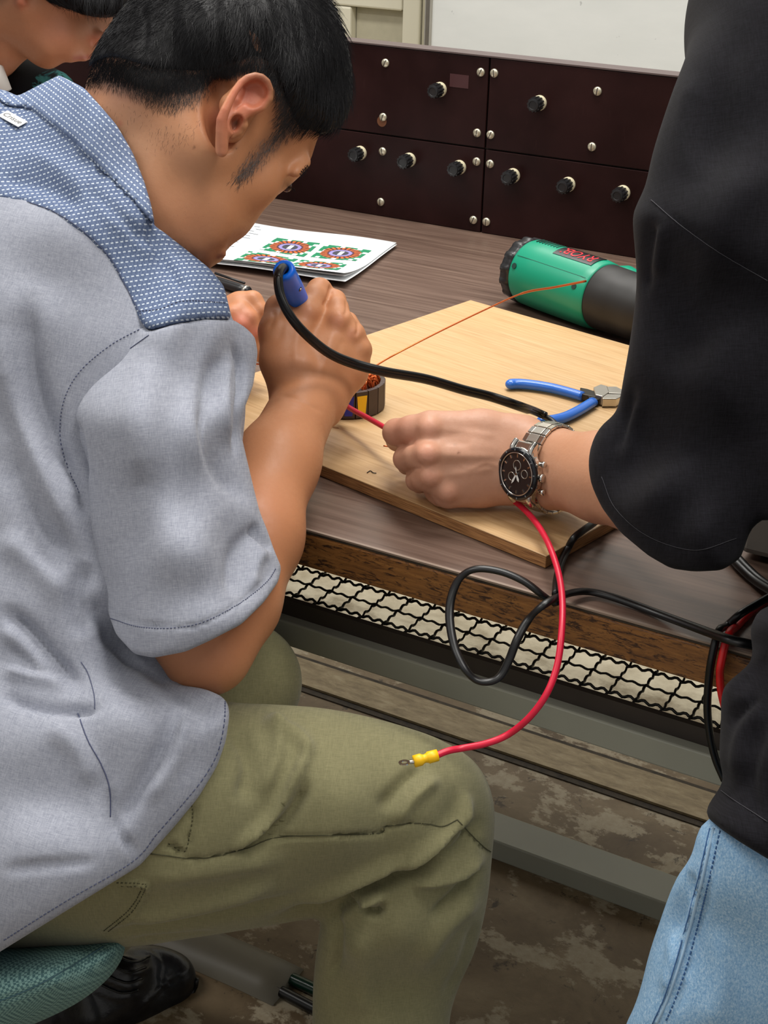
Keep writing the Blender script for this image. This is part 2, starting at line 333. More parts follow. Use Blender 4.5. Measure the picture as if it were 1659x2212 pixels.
class Vol:
    def __init__(s, u0, u1, v0, v1, z0, z1, h):
        """px window and depth range"""
        cs = [c3(u, v, z) for u in (u0, u1) for v in (v0, v1) for z in (z0, z1)]
        lo = np.min(cs, 0); hi = np.max(cs, 0); s.o = lo; s.h = h; s.n = np.ceil((hi-lo)/h).astype(int)+1
        s.ax = [lo[i]+h*np.arange(s.n[i]) for i in range(3)]; s.D = np.full(tuple(s.n), .08, np.float32)
        s.win = (u0-40, u1+40, v0-40, v1+40)
    def sl(s, lo, hi):
        a = np.clip(np.floor((lo-s.o)/s.h).astype(int), 0, s.n); b = np.clip(np.ceil((hi-s.o)/s.h).astype(int)+1, 0, s.n)
        return tuple(slice(a[i], b[i]) for i in range(3))
    def grid(s, sl): return (s.ax[0][sl[0]][:, None, None], s.ax[1][sl[1]][None, :, None], s.ax[2][sl[2]][None, None, :])
    def put(s, sl, d, k, sub=False):
        A = s.D[sl]; d = d.astype(np.float32)
        if sub:
            if k > 0: hh = np.clip(.5-.5*(A+d)/k, 0, 1); s.D[sl] = A*(1-hh)-d*hh+k*hh*(1-hh)
            else: s.D[sl] = np.maximum(A, -d)
        else:
            if k > 0: hh = np.clip(.5+.5*(A-d)/k, 0, 1); s.D[sl] = A*(1-hh)+d*hh-k*hh*(1-hh)
            else: s.D[sl] = np.minimum(A, d)
    zo = 0.0
    def rod(s, pts, k=.002):
        P = [(c3(*p[:3]), p[3]) for p in pts]; sl = (slice(None),)*3; X, Y, Z = s.grid(sl); D = None
        for (a, ra), (b, rb) in zip(P, P[1:]):
            ab = b-a; t = np.clip(((X-a[0])*ab[0]+(Y-a[1])*ab[1]+(Z-a[2])*ab[2])/(ab@ab), 0, 1)
            d = np.sqrt((X-a[0]-t*ab[0])**2+(Y-a[1]-t*ab[1])**2+(Z-a[2]-t*ab[2])**2)-(ra+(rb-ra)*t); D = d if D is None else np.minimum(D, d)
        s.put(sl, D, k)
    def cap(s, pts, k=.006, sub=False, sq=None):
        """pts: list of (u,v,Z,r) round-cone chain. sq=(dirvec, factor) squash"""
        P = [(c3(p[0], p[1], p[2]+s.zo), p[3]) for p in pts]
        if len(P) == 1: P = P*2
        for (a, ra), (b, rb) in zip(P, P[1:]):
            m = max(ra, rb)+k+3*s.h; sl = s.sl(np.minimum(a, b)-m, np.maximum(a, b)+m); X, Y, Z = s.grid(sl)
            if 0 in (X.size, Y.size, Z.size): continue
            ab = b-a; L = ab@ab+1e-12; t = np.clip(((X-a[0])*ab[0]+(Y-a[1])*ab[1]+(Z-a[2])*ab[2])/L, 0, 1)
            d = np.sqrt((X-a[0]-t*ab[0])**2+(Y-a[1]-t*ab[1])**2+(Z-a[2]-t*ab[2])**2)-(ra+(rb-ra)*t)
            s.put(sl, d, k, sub)
    def ell(s, u, v, Z, r, R=None, k=.006, sub=False):
        """ellipsoid with radii r=(rx,ry,rz), R 3x3 rows=axes"""
        c = c3(u, v, Z+s.zo); r = np.array(r); R = np.eye(3) if R is None else R; m = r.max()+k+3*s.h
        sl = s.sl(c-m, c+m); X, Y, Z_ = s.grid(sl)
        if 0 in (X.size, Y.size, Z_.size): return
        q = [((X-c[0])*R[i][0]+(Y-c[1])*R[i][1]+(Z_-c[2])*R[i][2])/r[i] for i in range(3)]
        l = np.sqrt(q[0]**2+q[1]**2+q[2]**2); g = np.sqrt((q[0]/r[0])**2+(q[1]/r[1])**2+(q[2]/r[2])**2)+1e-9
        s.put(sl, l*(l-1)/g, k, sub)
    def raster(s, fn, st=4):
        us = np.arange(s.win[0], s.win[1]+st, st); vs = np.arange(s.win[2], s.win[3]+st, st)
        U, V = np.meshgrid(us, vs, indexing='ij'); return (us[0], vs[0], st, fn(U, V))
    def samp(s, ras, X, Y, Z):
        u0, v0, st, A = ras; fu = np.clip((F*X/Z+CX-u0)/st, 0, A.shape[0]-1.001); fv = np.clip((F*Y/Z+CY-v0)/st, 0, A.shape[1]-1.001)
        fu, fv = np.broadcast_arrays(fu, fv)
        i = fu.astype(np.int32); j = fv.astype(np.int32); a = fu-i; b = fv-j
        return (A[i, j]*(1-a)*(1-b)+A[i+1, j]*a*(1-b)+A[i, j+1]*(1-a)*b+A[i+1, j+1]*a*b)
    def ctl(s, cps, pw=3.0, bl=10):
        C_ = np.array(cps, float)
        def fn(U, V):
            num = np.zeros(U.shape+(C_.shape[1]-2,)); den = np.zeros(U.shape)
            for c in C_:
                w = 1/(((U-c[0])**2+(V-c[1])**2)+900)**(pw/2); den += w; num += w[..., None]*c[2:]
            return num/den[..., None]
        us = np.arange(s.win[0], s.win[1]+4, 4); vs = np.arange(s.win[2], s.win[3]+4, 4); U, V = np.meshgrid(us, vs, indexing='ij'); A = fn(U, V)
        return [(us[0], vs[0], 4, blur2(A[..., i], bl)) for i in range(A.shape[-1])]
    def pillow(s, poly, cps, R, k=.01, sub=False, smo=True, blp=6):
        """solid with the outline poly (px), centre depth + half thickness from cps (u,v,Z,T), edge rounding R metres"""
        pl = sm(poly) if smo else poly
        sd = s.raster(lambda U, V: polysd(pl, U, V)); zr, tr = s.ctl(cps)
        zm = np.mean([c[2] for c in cps]); Rp = R*F/zm
        def prof(A):
            q = np.clip(A/Rp, -3, 1); return np.where(q > 0, 1-np.sqrt(np.clip(1-(1-np.clip(q, 0, 1))**2, 0, 1)), 1-q)
        p_in = np.clip(1-sd[3]/Rp, 0, 4); p_in = blur2(p_in, blp)
        pr = (sd[0], sd[1], sd[2], p_in)
        P = np.array(poly, float); zlo = min(c[2]-c[3] for c in cps)-.03; zhi = max(c[2]+c[3] for c in cps)+.03
        lo = np.array([1e9]*3); hi = -lo
        for u in (P[:, 0].min()-30, P[:, 0].max()+30):
            for v in (P[:, 1].min()-30, P[:, 1].max()+30):
                for z in (zlo, zhi): c = c3(u, v, z); lo = np.minimum(lo, c); hi = np.maximum(hi, c)
        sl = s.sl(lo, hi); X, Y, Z = s.grid(sl)
        pp = s.samp(pr, X, Y, Z); zc = s.samp(zr, X, Y, Z); T = s.samp(tr, X, Y, Z)
        d = (np.sqrt(pp**2+((Z-zc)/T)**2)-1)*min(R, float(np.mean([c[3] for c in cps])))
        s.put(sl, d, k, sub)
    def hollow(s, poly, t):
        sd = s.raster(lambda U, V: polysd(poly, U, V)); X, Y, Z = s.grid((slice(None),)*3); r = -s.samp(sd, X, Y, Z)*Z/F
        s.D = np.maximum(s.D, -np.maximum(s.D+t, r)).astype(np.float32)
    def shell(s, t):
        s.D = np.maximum(s.D, -(s.D+t))
    def clip(s, poly, smo=True, st=2):
        pl = sm(poly) if smo else poly; sd = s.raster(lambda U, V: polysd(pl, U, V), st)
        X, Y, Z = s.grid((slice(None),)*3); d = -s.samp(sd, X, Y, Z)*Z/F
        s.D = np.maximum(s.D, d.astype(np.float32))
    def copy(s):
        import copy as _c
        q = _c.copy(s); q.D = s.D.copy(); return q
    def mesh(s, bl=1):
        D = s.D
        for _ in range(bl):
            for ax in range(3):
                B = np.moveaxis(D, ax, 0); B2 = B.copy(); B2[1:-1] = (B[:-2]+2*B[1:-1]+B[2:])/4; D = np.moveaxis(B2, 0, ax)
        D = D.copy(); D[0] = D[-1] = .05; D[:, 0] = D[:, -1] = .05; D[:, :, 0] = D[:, :, -1] = .05
        V, Q = snets(D); return V*s.h+s.o, Q
def snets(D):
    I = D < 0; cnt = np.zeros(tuple(x-1 for x in D.shape), np.int8)
    for a in (0, 1):
        for b in (0, 1):
            for c in (0, 1): cnt += I[a:D.shape[0]-1+a, b:D.shape[1]-1+b, c:D.shape[2]-1+c]
    act = (cnt > 0) & (cnt < 8); idx = np.argwhere(act); mp = np.full(cnt.shape, -1, np.int32); mp[act] = np.arange(len(idx))
    acc = np.zeros((len(idx), 3)); num = np.zeros(len(idx))
    cor = [(a, b, c) for a in (0, 1) for b in (0, 1) for c in (0, 1)]
    val = {c: D[idx[:, 0]+c[0], idx[:, 1]+c[1], idx[:, 2]+c[2]].astype(float) for c in cor}
    for c in cor:
        for ax in range(3):
            if c[ax] == 0:
                e = list(c); e[ax] = 1; e = tuple(e); va, vb = val[c], val[e]; m = (va < 0) != (vb < 0)
                t = np.where(m, va/(va-vb+1e-20), 0); p = np.tile(np.array(c, float), (len(idx), 1)); p[:, ax] += t
                acc[m] += p[m]; num[m] += 1
    V = idx+acc/num[:, None]; Qs = []
    for ax in range(3):
        o1, o2 = (ax+1) % 3, (ax+2) % 3
        A = np.moveaxis(I, ax, 0); m = A[:-1] != A[1:]; m = np.moveaxis(m, 0, ax); first = np.moveaxis(A[:-1], 0, ax)
        e = np.argwhere(m); ok = (e[:, o1] > 0) & (e[:, o2] > 0) & (e[:, o1] < D.shape[o1]-1) & (e[:, o2] < D.shape[o2]-1); e = e[ok]
        fi = first[e[:, 0], e[:, 1], e[:, 2]]
        def cell(d1, d2):
            q = e.copy(); q[:, o1] -= d1; q[:, o2] -= d2; return mp[q[:, 0], q[:, 1], q[:, 2]]
        q = np.stack([cell(1, 1), cell(0, 1), cell(0, 0), cell(1, 0)], 1)
        q = np.where(fi[:, None], q, q[:, ::-1]); Qs.append(q)
    Q = np.concatenate(Qs); return V, Q[(Q >= 0).all(1)]
def vnormals(V, Q):
    n = np.cross(V[Q[:, 2]]-V[Q[:, 0]], V[Q[:, 3]]-V[Q[:, 1]]); N = np.zeros_like(V)
    for i in range(4):
        for a in range(3): N[:, a] += np.bincount(Q[:, i], n[:, a], len(V))
    return N/(np.linalg.norm(N, axis=1, keepdims=True)+1e-12)
def polydist(pl, u, v):
    best = np.full(u.shape, 1e9); tb = np.zeros(u.shape); P = [np.array(p[:2], float) for p in pl]
    L = [0]; 
    for a, b in zip(P, P[1:]): L.append(L[-1]+np.linalg.norm(b-a))
    for i, (a, b) in enumerate(zip(P, P[1:])):
        ab = b-a; t = np.clip(((u-a[0])*ab[0]+(v-a[1])*ab[1])/(ab@ab+1e-9), 0, 1); d = np.hypot(u-a[0]-t*ab[0], v-a[1]-t*ab[1])
        m = d < best; best[m] = d[m]; tb[m] = (L[i]+t[m]*(L[i+1]-L[i]))/L[-1]
    return best, tb
def crease(V, Q, lst, gain=1.0):
    """lst: (polyline px, width px, amplitude m). real relief along the surface normal"""
    N = vnormals(V, Q); u = F*V[:, 0]/V[:, 2]+CX; v = F*V[:, 1]/V[:, 2]+CY; disp = np.zeros(len(V))
    front = np.clip(-(N*V).sum(1)/np.linalg.norm(V, axis=1)*2, 0, 1)
    for pl, w, amp in lst:
        pl = catmull([np.array(p, float) for p in pl], 5); P = np.array(pl)
        bb = (u > P[:, 0].min()-3*w) & (u < P[:, 0].max()+3*w) & (v > P[:, 1].min()-3*w) & (v < P[:, 1].max()+3*w) & (front > 0)
        if not bb.any(): continue
        d, t = polydist(pl, u[bb], v[bb]); disp[bb] += gain*amp*np.exp(-(d/w)**2)*np.clip(np.minimum(t, 1-t)*5, 0.05, 1)
    return V+N*(disp*front)[:, None]
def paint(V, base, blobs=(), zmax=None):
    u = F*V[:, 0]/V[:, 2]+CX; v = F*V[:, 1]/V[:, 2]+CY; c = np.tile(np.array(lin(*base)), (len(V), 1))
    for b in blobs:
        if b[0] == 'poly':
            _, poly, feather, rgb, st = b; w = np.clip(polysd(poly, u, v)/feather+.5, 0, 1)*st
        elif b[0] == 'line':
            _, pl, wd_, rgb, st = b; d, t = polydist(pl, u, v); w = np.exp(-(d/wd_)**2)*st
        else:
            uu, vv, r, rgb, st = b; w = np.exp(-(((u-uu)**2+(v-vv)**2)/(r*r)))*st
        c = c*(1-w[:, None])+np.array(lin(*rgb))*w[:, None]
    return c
def solid(name, vol, m, parent=None, cr=(), col=None, bl=1, ang=0.0, keep=None, gain=1.0):
    V, Q = vol.mesh(bl) if isinstance(vol, Vol) else vol
    if bl == 0:
        for _ in range(3):
            A_ = np.zeros_like(V); n_ = np.zeros(len(V))
            for i in range(4):
                for j in (1, 3):
                    for a in range(3): A_[:, a] += np.bincount(Q[:, i], V[Q[:, (i+j) % 4], a], len(V))
                    n_ += np.bincount(Q[:, i], minlength=len(V))
            V = V*.5+.5*A_/np.maximum(n_, 1)[:, None]
    if cr: V = crease(V, Q, cr, gain)
    ca, sa = math.cos(ang), math.sin(ang)
    at = {'cloth': ('FLOAT_VECTOR', np.stack([V[:, 0]*ca+V[:, 1]*sa, -V[:, 0]*sa+V[:, 1]*ca, V[:, 2]*.6], 1))}
    if col is not None: at['Col'] = ('FLOAT_COLOR', paint(V, *col))
    o = np_mesh(name, cam2w(V), Q, m, parent, True, at)
    if keep is not None: keep.append((V, Q))
    return o
def join(parts):
    Vs, Qs, n = [], [], 0
    for V, Q in parts: Vs.append(V); Qs.append(Q+n); n += len(V)
    return np.concatenate(Vs), np.concatenate(Qs)
def bvh(VQ):
    V, Q = VQ; return BVHTree.FromPolygons([tuple(x) for x in V.tolist()], Q.tolist())
def hit(b, u, v):
    """camera-space hit point and normal under pixel"""
    d = Vector(c3(u, v, 1.0)).normalized(); h = b.ray_cast(Vector((0, 0, 0)), d)
    return (np.array(h[0]), np.array(h[1])) if h[0] is not None else (None, None)
def seam(name, b, px, m, parent, r=.0005, dash=None, off=.0003):
    pts = [p for p in catmull([np.array(p, float) for p in px], 12)]; L = []
    for p in pts:
        h, n = hit(b, p[0], p[1])
        if h is not None:
            if n@h > 0: n = -n
            L.append(h+n*off)
    if len(L) < 2: return
    bm = bmesh.new(); L = [cam2w(x) for x in L]
    if dash is None: tube(bm, L, r, 5)
    else:
        acc = 0.; seg = [L[0]]; on = True; 
        D_ = []
        for a, c in zip(L, L[1:]):
            n = max(1, int(np.linalg.norm(c-a)/.0006))
            for i in range(n): D_.append(a+(c-a)*i/n)
        st = max(2, int(dash/.0006)); i = 0
        while i+st < len(D_):
            tube(bm, D_[i:i+st:max(1, st//3)]+[D_[i+st-1]], r, 4); i += int(st*1.45)
    return bm_obj(name, bm, m, parent, True)
def strands(name, roots, m, parent, w=.00018, seg=3):
    """roots: (P, dirs(list of unit step vectors), length) camera space -> thin tapered ribbons"""
    Vs, Qs = [], []; n = 0
    R = np.array([r[0] for r in roots]); D1 = np.array([r[1] for r in roots]); D2 = np.array([r[2] for r in roots]); L = np.array([r[3] for r in roots])[:, None]
    side = np.cross(D1, R/np.linalg.norm(R, axis=1, keepdims=True)); side /= np.linalg.norm(side, axis=1, keepdims=True)+1e-9
    rows = []
    for i in range(seg+1):
        t = i/seg; p = R+L*(D1*t*(1-.5*t)+D2*.5*t*t); ww = w*(1-.8*t); rows += [p-side*ww, p+side*ww]
    V = np.stack(rows, 1).reshape(-1, 3); K = 2*(seg+1); base = (np.arange(len(R))*K)[:, None]
    Q = np.concatenate([base+np.array([[2*i, 2*i+1, 2*i+3, 2*i+2]]) for i in range(seg)])
    return np_mesh(name, cam2w(V), Q, m, parent, True)
def in_poly(poly, n, dens=None):
    P = np.array(poly); out = []
    while len(out) < n:
        U = RNG.uniform(P[:, 0].min(), P[:, 0].max(), 4000); Vv = RNG.uniform(P[:, 1].min(), P[:, 1].max(), 4000)
        sd = polysd(poly, U, Vv); k = sd > 0
        if dens is not None: k &= RNG.uniform(0, 1, 4000) < dens(U, Vv, sd)
        out += list(zip(U[k], Vv[k]))
    return out[:n]
def grow(b, pts, field, length, lift=.25, jit=.25, m=None):
    """roots on surface b at px pts; field: control (u,v,du,dv)"""
    Fc = np.array(field, float); out = []
    for u, v in pts:
        h, n = hit(b, u, v)
        if h is None: continue
        if n@h > 0: n = -n
        w = 1/(((Fc[:, 0]-u)**2+(Fc[:, 1]-v)**2)+400); d = (Fc[:, 2:4]*w[:, None]).sum(0)/w.sum(); a = RNG.normal(0, jit); ca, sa = math.cos(a), math.sin(a)
        d = np.array([d[0]*ca-d[1]*sa, d[0]*sa+d[1]*ca, 0.]); tdir = d-n*(d@n); tdir /= np.linalg.norm(tdir)+1e-9
        D1 = tdir+n*(lift+RNG.uniform(0, .2)); D1 /= np.linalg.norm(D1); a2 = tdir+n*RNG.uniform(-.15, lift*.6)
        out.append((h-n*.0005, D1, a2, (length(u, v) if callable(length) else length)*RNG.uniform(.65, 1.25)))
    return out

# ================================================================== THE SETTING
bm = bmesh.new(); box(bm, -4.5, 2.6, -1.8, 3.6, -.05, 0)
tag(bm_obj('floor', bm, M['concrete']), kind='structure')
bm = bmesh.new(); box(bm, -4.5, 2.6, 3.6, 3.7, 0, 2.9)
tag(bm_obj('wall_back', bm, M['beige_metal']), kind='structure')
for nm, y0, y1, m_, h_ in (('trim_1', 1.612, 1.676, 'strip', .006), ('trim_2', 1.600, 1.612, 'grime', .002), ('trim_3', 1.676, 1.688, 'grime', .002)):
    bm = bmesh.new(); box(bm, -4.4, 2.5, y0, y1, 0, h_); tag(bm_obj(nm, bm, M[m_]), kind='structure')

# ------------------------------------------------------------------ workbench
TZ = .72; YF, YB = .873, 1.772; XL, XR = -2.1, .75
bench = thing('workbench', 'long workbench with a dark walnut laminate top and a wire mesh shelf below', 'workbench', (-.6, 1.3, 0))
bm = bmesh.new(); box(bm, XL, XR, YF+.0025, YB+.05, TZ-.028, TZ); bm_obj('tabletop', bm, M['laminate'], bench)
bm = bmesh.new(); box(bm, XL, XR, YF-.0002, YF+.0025, TZ-.0014, TZ+.0001); tag(bm_obj('edge_trim', bm, plain('pale_edge_line', (140, 122, 108), .4), bench), 'thin pale line along the laminate edge')
bm = bmesh.new(); box(bm, XL, XR, YF-.0005, YF+.016, TZ-.034, TZ-.0042); tag(bm_obj('front_edge', bm, M['edge_wood'], bench, bevel=.0012), 'worn orange brown wooden front edge')
bm = bmesh.new(); box(bm, XL, XR, YF+.0012, YF+.003, TZ-.0045, TZ-.002); bm_obj('edge_gap', bm, M['grime'], bench)
for x in (XL+.1, XR-.15):
    for y in (.93, 1.70):
        bm = bmesh.new(); box(bm, x, x+.05, y, y+.05, 0, TZ-.03); bm_obj('leg', bm, M['grey_paint'], bench, bevel=.002)
bm = bmesh.new(); box(bm, XL+.1, XR-.1, .893, .932, .590, .614); tag(bm_obj('shelf_rail', bm, M['grey_paint'], bench, bevel=.0015), 'grey painted front rail of the shelf')
bm = bmesh.new(); box(bm, XL+.1, XR-.1, .903, .909, .6142, .629); tag(bm_obj('rail_lip', bm, M['darkbrown'], bench), 'dark brown upright lip behind the front rail')
bm = bmesh.new(); box(bm, XL+.1, XR-.1, 1.50, 1.53, .590, .629); bm_obj('shelf_rail', bm, M['grey_paint'], bench)
fb0 = onz(1060, 1854, 0)[1]; fz = ony(1063.6, 1814, fb0)[2]; fb1 = onz(1070, 1752, fz)[1]
bm = bmesh.new(); box(bm, XL+.1, XR-.1, fb0, fb1, 0, fz); tag(bm_obj('floor_beam', bm, M['grey_paint'], bench, bevel=.002), 'grey steel beam lying along the floor')
PIT = .0225; zsh = .622
def wire_mesh(L, ph):
    bm = bmesh.new(); n = int(L/PIT*10); P = []
    for i in range(n+1):
        s = L*i/n; P.append((s, .0005*math.sin(4*math.pi*s/PIT), .0011*math.sin(4*math.pi*s/PIT+ph)))
    tube(bm, P, .0012, 4); bmesh.ops.recalc_face_normals(bm, faces=bm.faces); me = bpy.data.meshes.new('shelf_wire'); bm.to_mesh(me); bm.free()
    me.materials.append(M['wire']); me.polygons.foreach_set('use_smooth', np.ones(len(me.polygons), dtype=bool)); return me
M['wire'] = plain('black_wire', (26, 25, 20), .5)
x0w, x1w = -1.12, .16; y0w, y1w = .918, 1.500
ml = [wire_mesh(x1w-x0w, 0), wire_mesh(x1w-x0w, math.pi)]; mc = [wire_mesh(y1w-y0w, math.pi/2), wire_mesh(y1w-y0w, -math.pi/2)]
for i in range(int((y1w-y0w)/PIT)):
    o = bpy.data.objects.new('shelf_wire', ml[i % 2]); link(o, bench); o.location = (x0w, y0w+.006+i*PIT, zsh)
for i in range(int((x1w-x0w)/PIT)):
    o = bpy.data.objects.new('shelf_wire', mc[i % 2]); link(o, bench); o.location = (x0w+.008+i*PIT, y0w, zsh); o.rotation_euler = (0, 0, math.pi/2)
# ------------------------------------------------------------------ bakelite terminal panels standing along the back of the bench
PY = 1.772; seam_x = ony(1049, 300, PY)[0]; zt = ony(1000, 119, PY)[2]; zm = ony(1000, 315, PY)[2]
def at_panel(u, v): return ony(u, v, PY)
screws = [(833, 136), (828, 253), (827, 327), (823, 436), (1039, 156), (1031, 287), (1030, 349), (1023, 475), (1068, 158), (1060, 291), (1059, 354), (1051, 479), (1291, 197), (1279, 317)]
posts = [(951, 193), (1166, 222), (779, 330), (885, 345), (993, 361), (1109, 379), (1228, 398), (1346, 416)]
panels = {}
for key, x0, x1, z0, z1, lab in (('ul', -2.05, seam_x-.0012, zm+.001, zt, 'upper dark brown terminal panel left of the vertical seam, one black knob at its right'),
                                 ('ur', seam_x+.0012, .70, zm+.001, zt, 'upper dark brown terminal panel right of the vertical seam, below the whiteboard'),
                                 ('ll', -2.05, seam_x-.0012, TZ+.0005, zm-.001, 'lower dark brown terminal panel left of the seam, three black knobs in a row'),
                                 ('lr', seam_x+.0012, .70, TZ+.0005, zm-.001, 'lower dark brown terminal panel right of the seam, behind the green heat gun')):
    t_ = thing('terminal_panel', lab, 'panel', ((x0+x1)/2, PY, z0), 'bakelite terminal panels'); panels[key] = t_
    bm = bmesh.new(); box(bm, x0, x1, PY, PY+.006, z0, z1); bm_obj('board', bm, M['bakelite'], t_, bevel=.0007)
bm = bmesh.new(); box(bm, -2.05, .70, PY+.0065, PY+.03, TZ+.0005, zt+.0005); bm_obj('panel_backing', bm, M['darkbrown'], bench)
bm = bmesh.new(); box(bm, -2.05, .70, PY-.001, PY+.031, zt+.0008, zt+.0028); bm_obj('panel_cap', bm, plain('scuffed_cap', (84, 70, 68), .5), bench)
def which(p): return panels[('u' if p[2] > zm else 'l')+('l' if p[0] < seam_x else 'r')]
first = None
for i, (u, v) in enumerate(screws):
    p = at_panel(u, v); R_ = frame_from(p-np.array([0, .0, 0]), (0, -1, 0))
    if first is None:
        bm = bmesh.new(); lathe(bm, [(.0058, 0), (.0058, .0012), (.0048, .0026), (.0022, .0033)], 20)
        bmesh.ops.recalc_face_normals(bm, faces=bm.faces); sm1 = bpy.data.meshes.new('screw'); bm.to_mesh(sm1); bm.free(); sm1.materials.append(M['nickel'])
        sm1.polygons.foreach_set('use_smooth', np.ones(len(sm1.polygons), dtype=bool))
        bm = bmesh.new(); box(bm, -.0005, .0005, -.0046, .0046, .0024, .0035); sm2 = bpy.data.meshes.new('slot'); bm.to_mesh(sm2); bm.free(); sm2.materials.append(M['darkbrown']); first = 1
    o = bpy.data.objects.new('screw', sm1); o.matrix_basis = R_ @ Matrix.Rotation(RNG.uniform(-.5, .35), 4, 'Z'); link(o, which(p))
    s_ = bpy.data.objects.new('slot', sm2); COL.objects.link(s_); s_.parent = o
pm = []
bm = bmesh.new(); lathe(bm, [(.0098, 0), (.0098, .0035), (.0085, .0045), (.0062, .0048)], 28); pm.append(('post_washer', bm, M['cream_ring']))
bm = bmesh.new(); w_ = lambda a, z: 1+.07*(1 if math.cos(a*12) > 0 else -1)
lathe(bm, [(.0068, .0045), (.0075, .0055), (.0088, .006), (.0092, .012), (.0088, .0205)], 72, wave=w_); lathe(bm, [(.0078, .0205), (.0075, .0225), (.0055, .0228), (.005, .0218), (.001, .0218)], 28); pm.append(('post_knob', bm, M['black_plastic']))
pmm = []
for n_, b_, m_ in pm:
    bmesh.ops.recalc_face_normals(b_, faces=b_.faces); me = bpy.data.meshes.new(n_); b_.to_mesh(me); b_.free(); me.materials.append(m_); pmm.append((n_, me))
for u, v in posts:
    p = at_panel(u, v); R_ = frame_from(p, (0, -1, 0))
    o = bpy.data.objects.new('binding_post', pmm[0][1]); o.matrix_basis = R_; link(o, which(p))
    k_ = bpy.data.objects.new('knob', pmm[1][1]); COL.objects.link(k_); k_.parent = o; k_.rotation_euler = (0, 0, RNG.uniform(0, 1))
# scorched screw hole marks on the upper left panel
p = at_panel(825, 262); bm = bmesh.new(); lathe(bm, [(.0075, 0), (.0075, .0004)], 16, frame_from(p, (0, -1, 0))); tag(bm_obj('rust_stain', bm, plain('rust_stain', (104, 60, 30), .7), panels['ul']), 'rust stain under a screw')
p = at_panel(992, 176)
bm = bmesh.new(); box(bm, p[0]-.014, p[0]+.014, p[1]-.0004, p[1]+.001, p[2]-.008, p[2]+.009); tag(bm_obj('label_scar', bm, plain('label_scar', (66, 32, 34), .5), panels['ul']), 'faint red brown mark where a label was')

# ------------------------------------------------------------------ whiteboard and locker behind
wy = 2.5; wx = ony(921, 50, wy)[0]
wb = thing('whiteboard', 'large mobile whiteboard with a thin aluminium frame standing behind the bench', 'whiteboard', (wx+.9, wy, 0))
bm = bmesh.new(); box(bm, wx+.012, wx+1.85, wy, wy+.012, .55, 1.75); tag(bm_obj('board_face', bm, M['whiteb'], wb), 'matt white writing surface with faint smudges')
bm = bmesh.new(); box(bm, wx, wx+.012, wy-.01, wy+.022, .54, 1.76); bm_obj('frame_side', bm, M['steel'], wb, bevel=.003)
bm = bmesh.new(); box(bm, wx+1.85, wx+1.862, wy-.01, wy+.022, .54, 1.76); bm_obj('frame_side', bm, M['steel'], wb, bevel=.003)
for z in (.538, 1.75):
    bm = bmesh.new(); box(bm, wx, wx+1.862, wy-.01, wy+.022, z, z+.012); bm_obj('frame_rail', bm, M['steel'], wb)
for x in (wx+.15, wx+1.7):
    bm = bmesh.new(); box(bm, x, x+.03, wy+.022, wy+.05, 0.03, 1.7); box(bm, x, x+.03, wy-.2, wy+.28, 0, .03); bm_obj('stand', bm, M['steel'], wb)
ly = 2.75
def lx(u): return ony(u, 60, ly)[0]
def lz(v, u=800): return ony(u, v, ly)[2]
lk = thing('locker', 'beige steel locker with a recessed panel, left of the whiteboard', 'locker', (lx(800), ly, 0))
lk_top = 1.85
bm = bmesh.new(); box(bm, lx(600), lx(917), ly+.03, ly+.45, 0, lk_top); bm_obj('carcass', bm, M['beige_metal'], lk)
bm = bmesh.new(); box(bm, lx(868), lx(905), ly, ly+.03, 0, lk_top); bm_obj('door_stile', bm, M['beige_metal'], lk, bevel=.004)
bm = bmesh.new(); box(bm, lx(908), lx(917), ly+.008, ly+.03, 0, lk_top); bm_obj('side_frame', bm, plain('locker_side', (176, 170, 148), .5), lk)
bm = bmesh.new(); box(bm, lx(600), lx(757), ly, ly+.03, 0, lz(18)-.001); bm_obj('door_stile', bm, M['beige_metal'], lk, bevel=.004)
bm = bmesh.new(); box(bm, lx(600), lx(866.5), ly, ly+.03, lz(18), lk_top); bm_obj('top_rail', bm, M['beige_metal'], lk, bevel=.004)
bm = bmesh.new(); box(bm, lx(759), lx(866), ly+.022, ly+.0295, .3, lz(21)); tag(bm_obj('recessed_panel', bm, plain('shaded_beige', (172, 166, 144), .55), lk), 'recessed panel, its beige darkened for shade')  # darker copy of the locker beige stands for shade in the recess

# ------------------------------------------------------------------ cable cover on the floor
cc_ = thing('cable_cover', 'grey green rubber cable cover taped along the floor beside the black shoe', 'cable cover', (-.85, 1.06, 0))
bm = bmesh.new(); xe = -.695
for sgn in (1,):
    prof = [(-.034, .0005), (-.026, .010), (-.012, .0155), (.012, .0155), (.026, .010), (.034, .0005)]
    prev = None
    for x in np.linspace(-1.6, xe, 30):
        ring = [bm.verts.new((x, 1.062+py+.0005*math.sin(x*40), pz+.001*math.sin(x*23+py*30)*(pz > .002))) for py, pz in prof]
        if prev:
            for a in range(5): bm.faces.new((prev[a], prev[a+1], ring[a+1], ring[a]))
        else: bm.faces.new(ring)
        prev = ring
    bm.faces.new(prev[::-1])
bm_obj('cover', bm, plain('cover_rubber', (104, 98, 84), .5, sc=20), cc_, True)
for i, (dy, r_, mm) in enumerate(((-.012, .0065, M['black_rubber']), (.008, .0075, plain('dark_green_cable', (20, 50, 38), .25)))):
    bm = bmesh.new(); tube(bm, catmull([(-.76, 1.062+dy, .0078), (-.6, 1.055+dy*1.3, .0078), (-.45, 1.04+dy, .0078), (-.1, 1.0+dy, .0078)], 8), r_, 10)
    tag(bm_obj('floor_cable', bm, mm, cc_, True), ['black cable leaving the cover', 'dark green cable leaving the cover'][i])

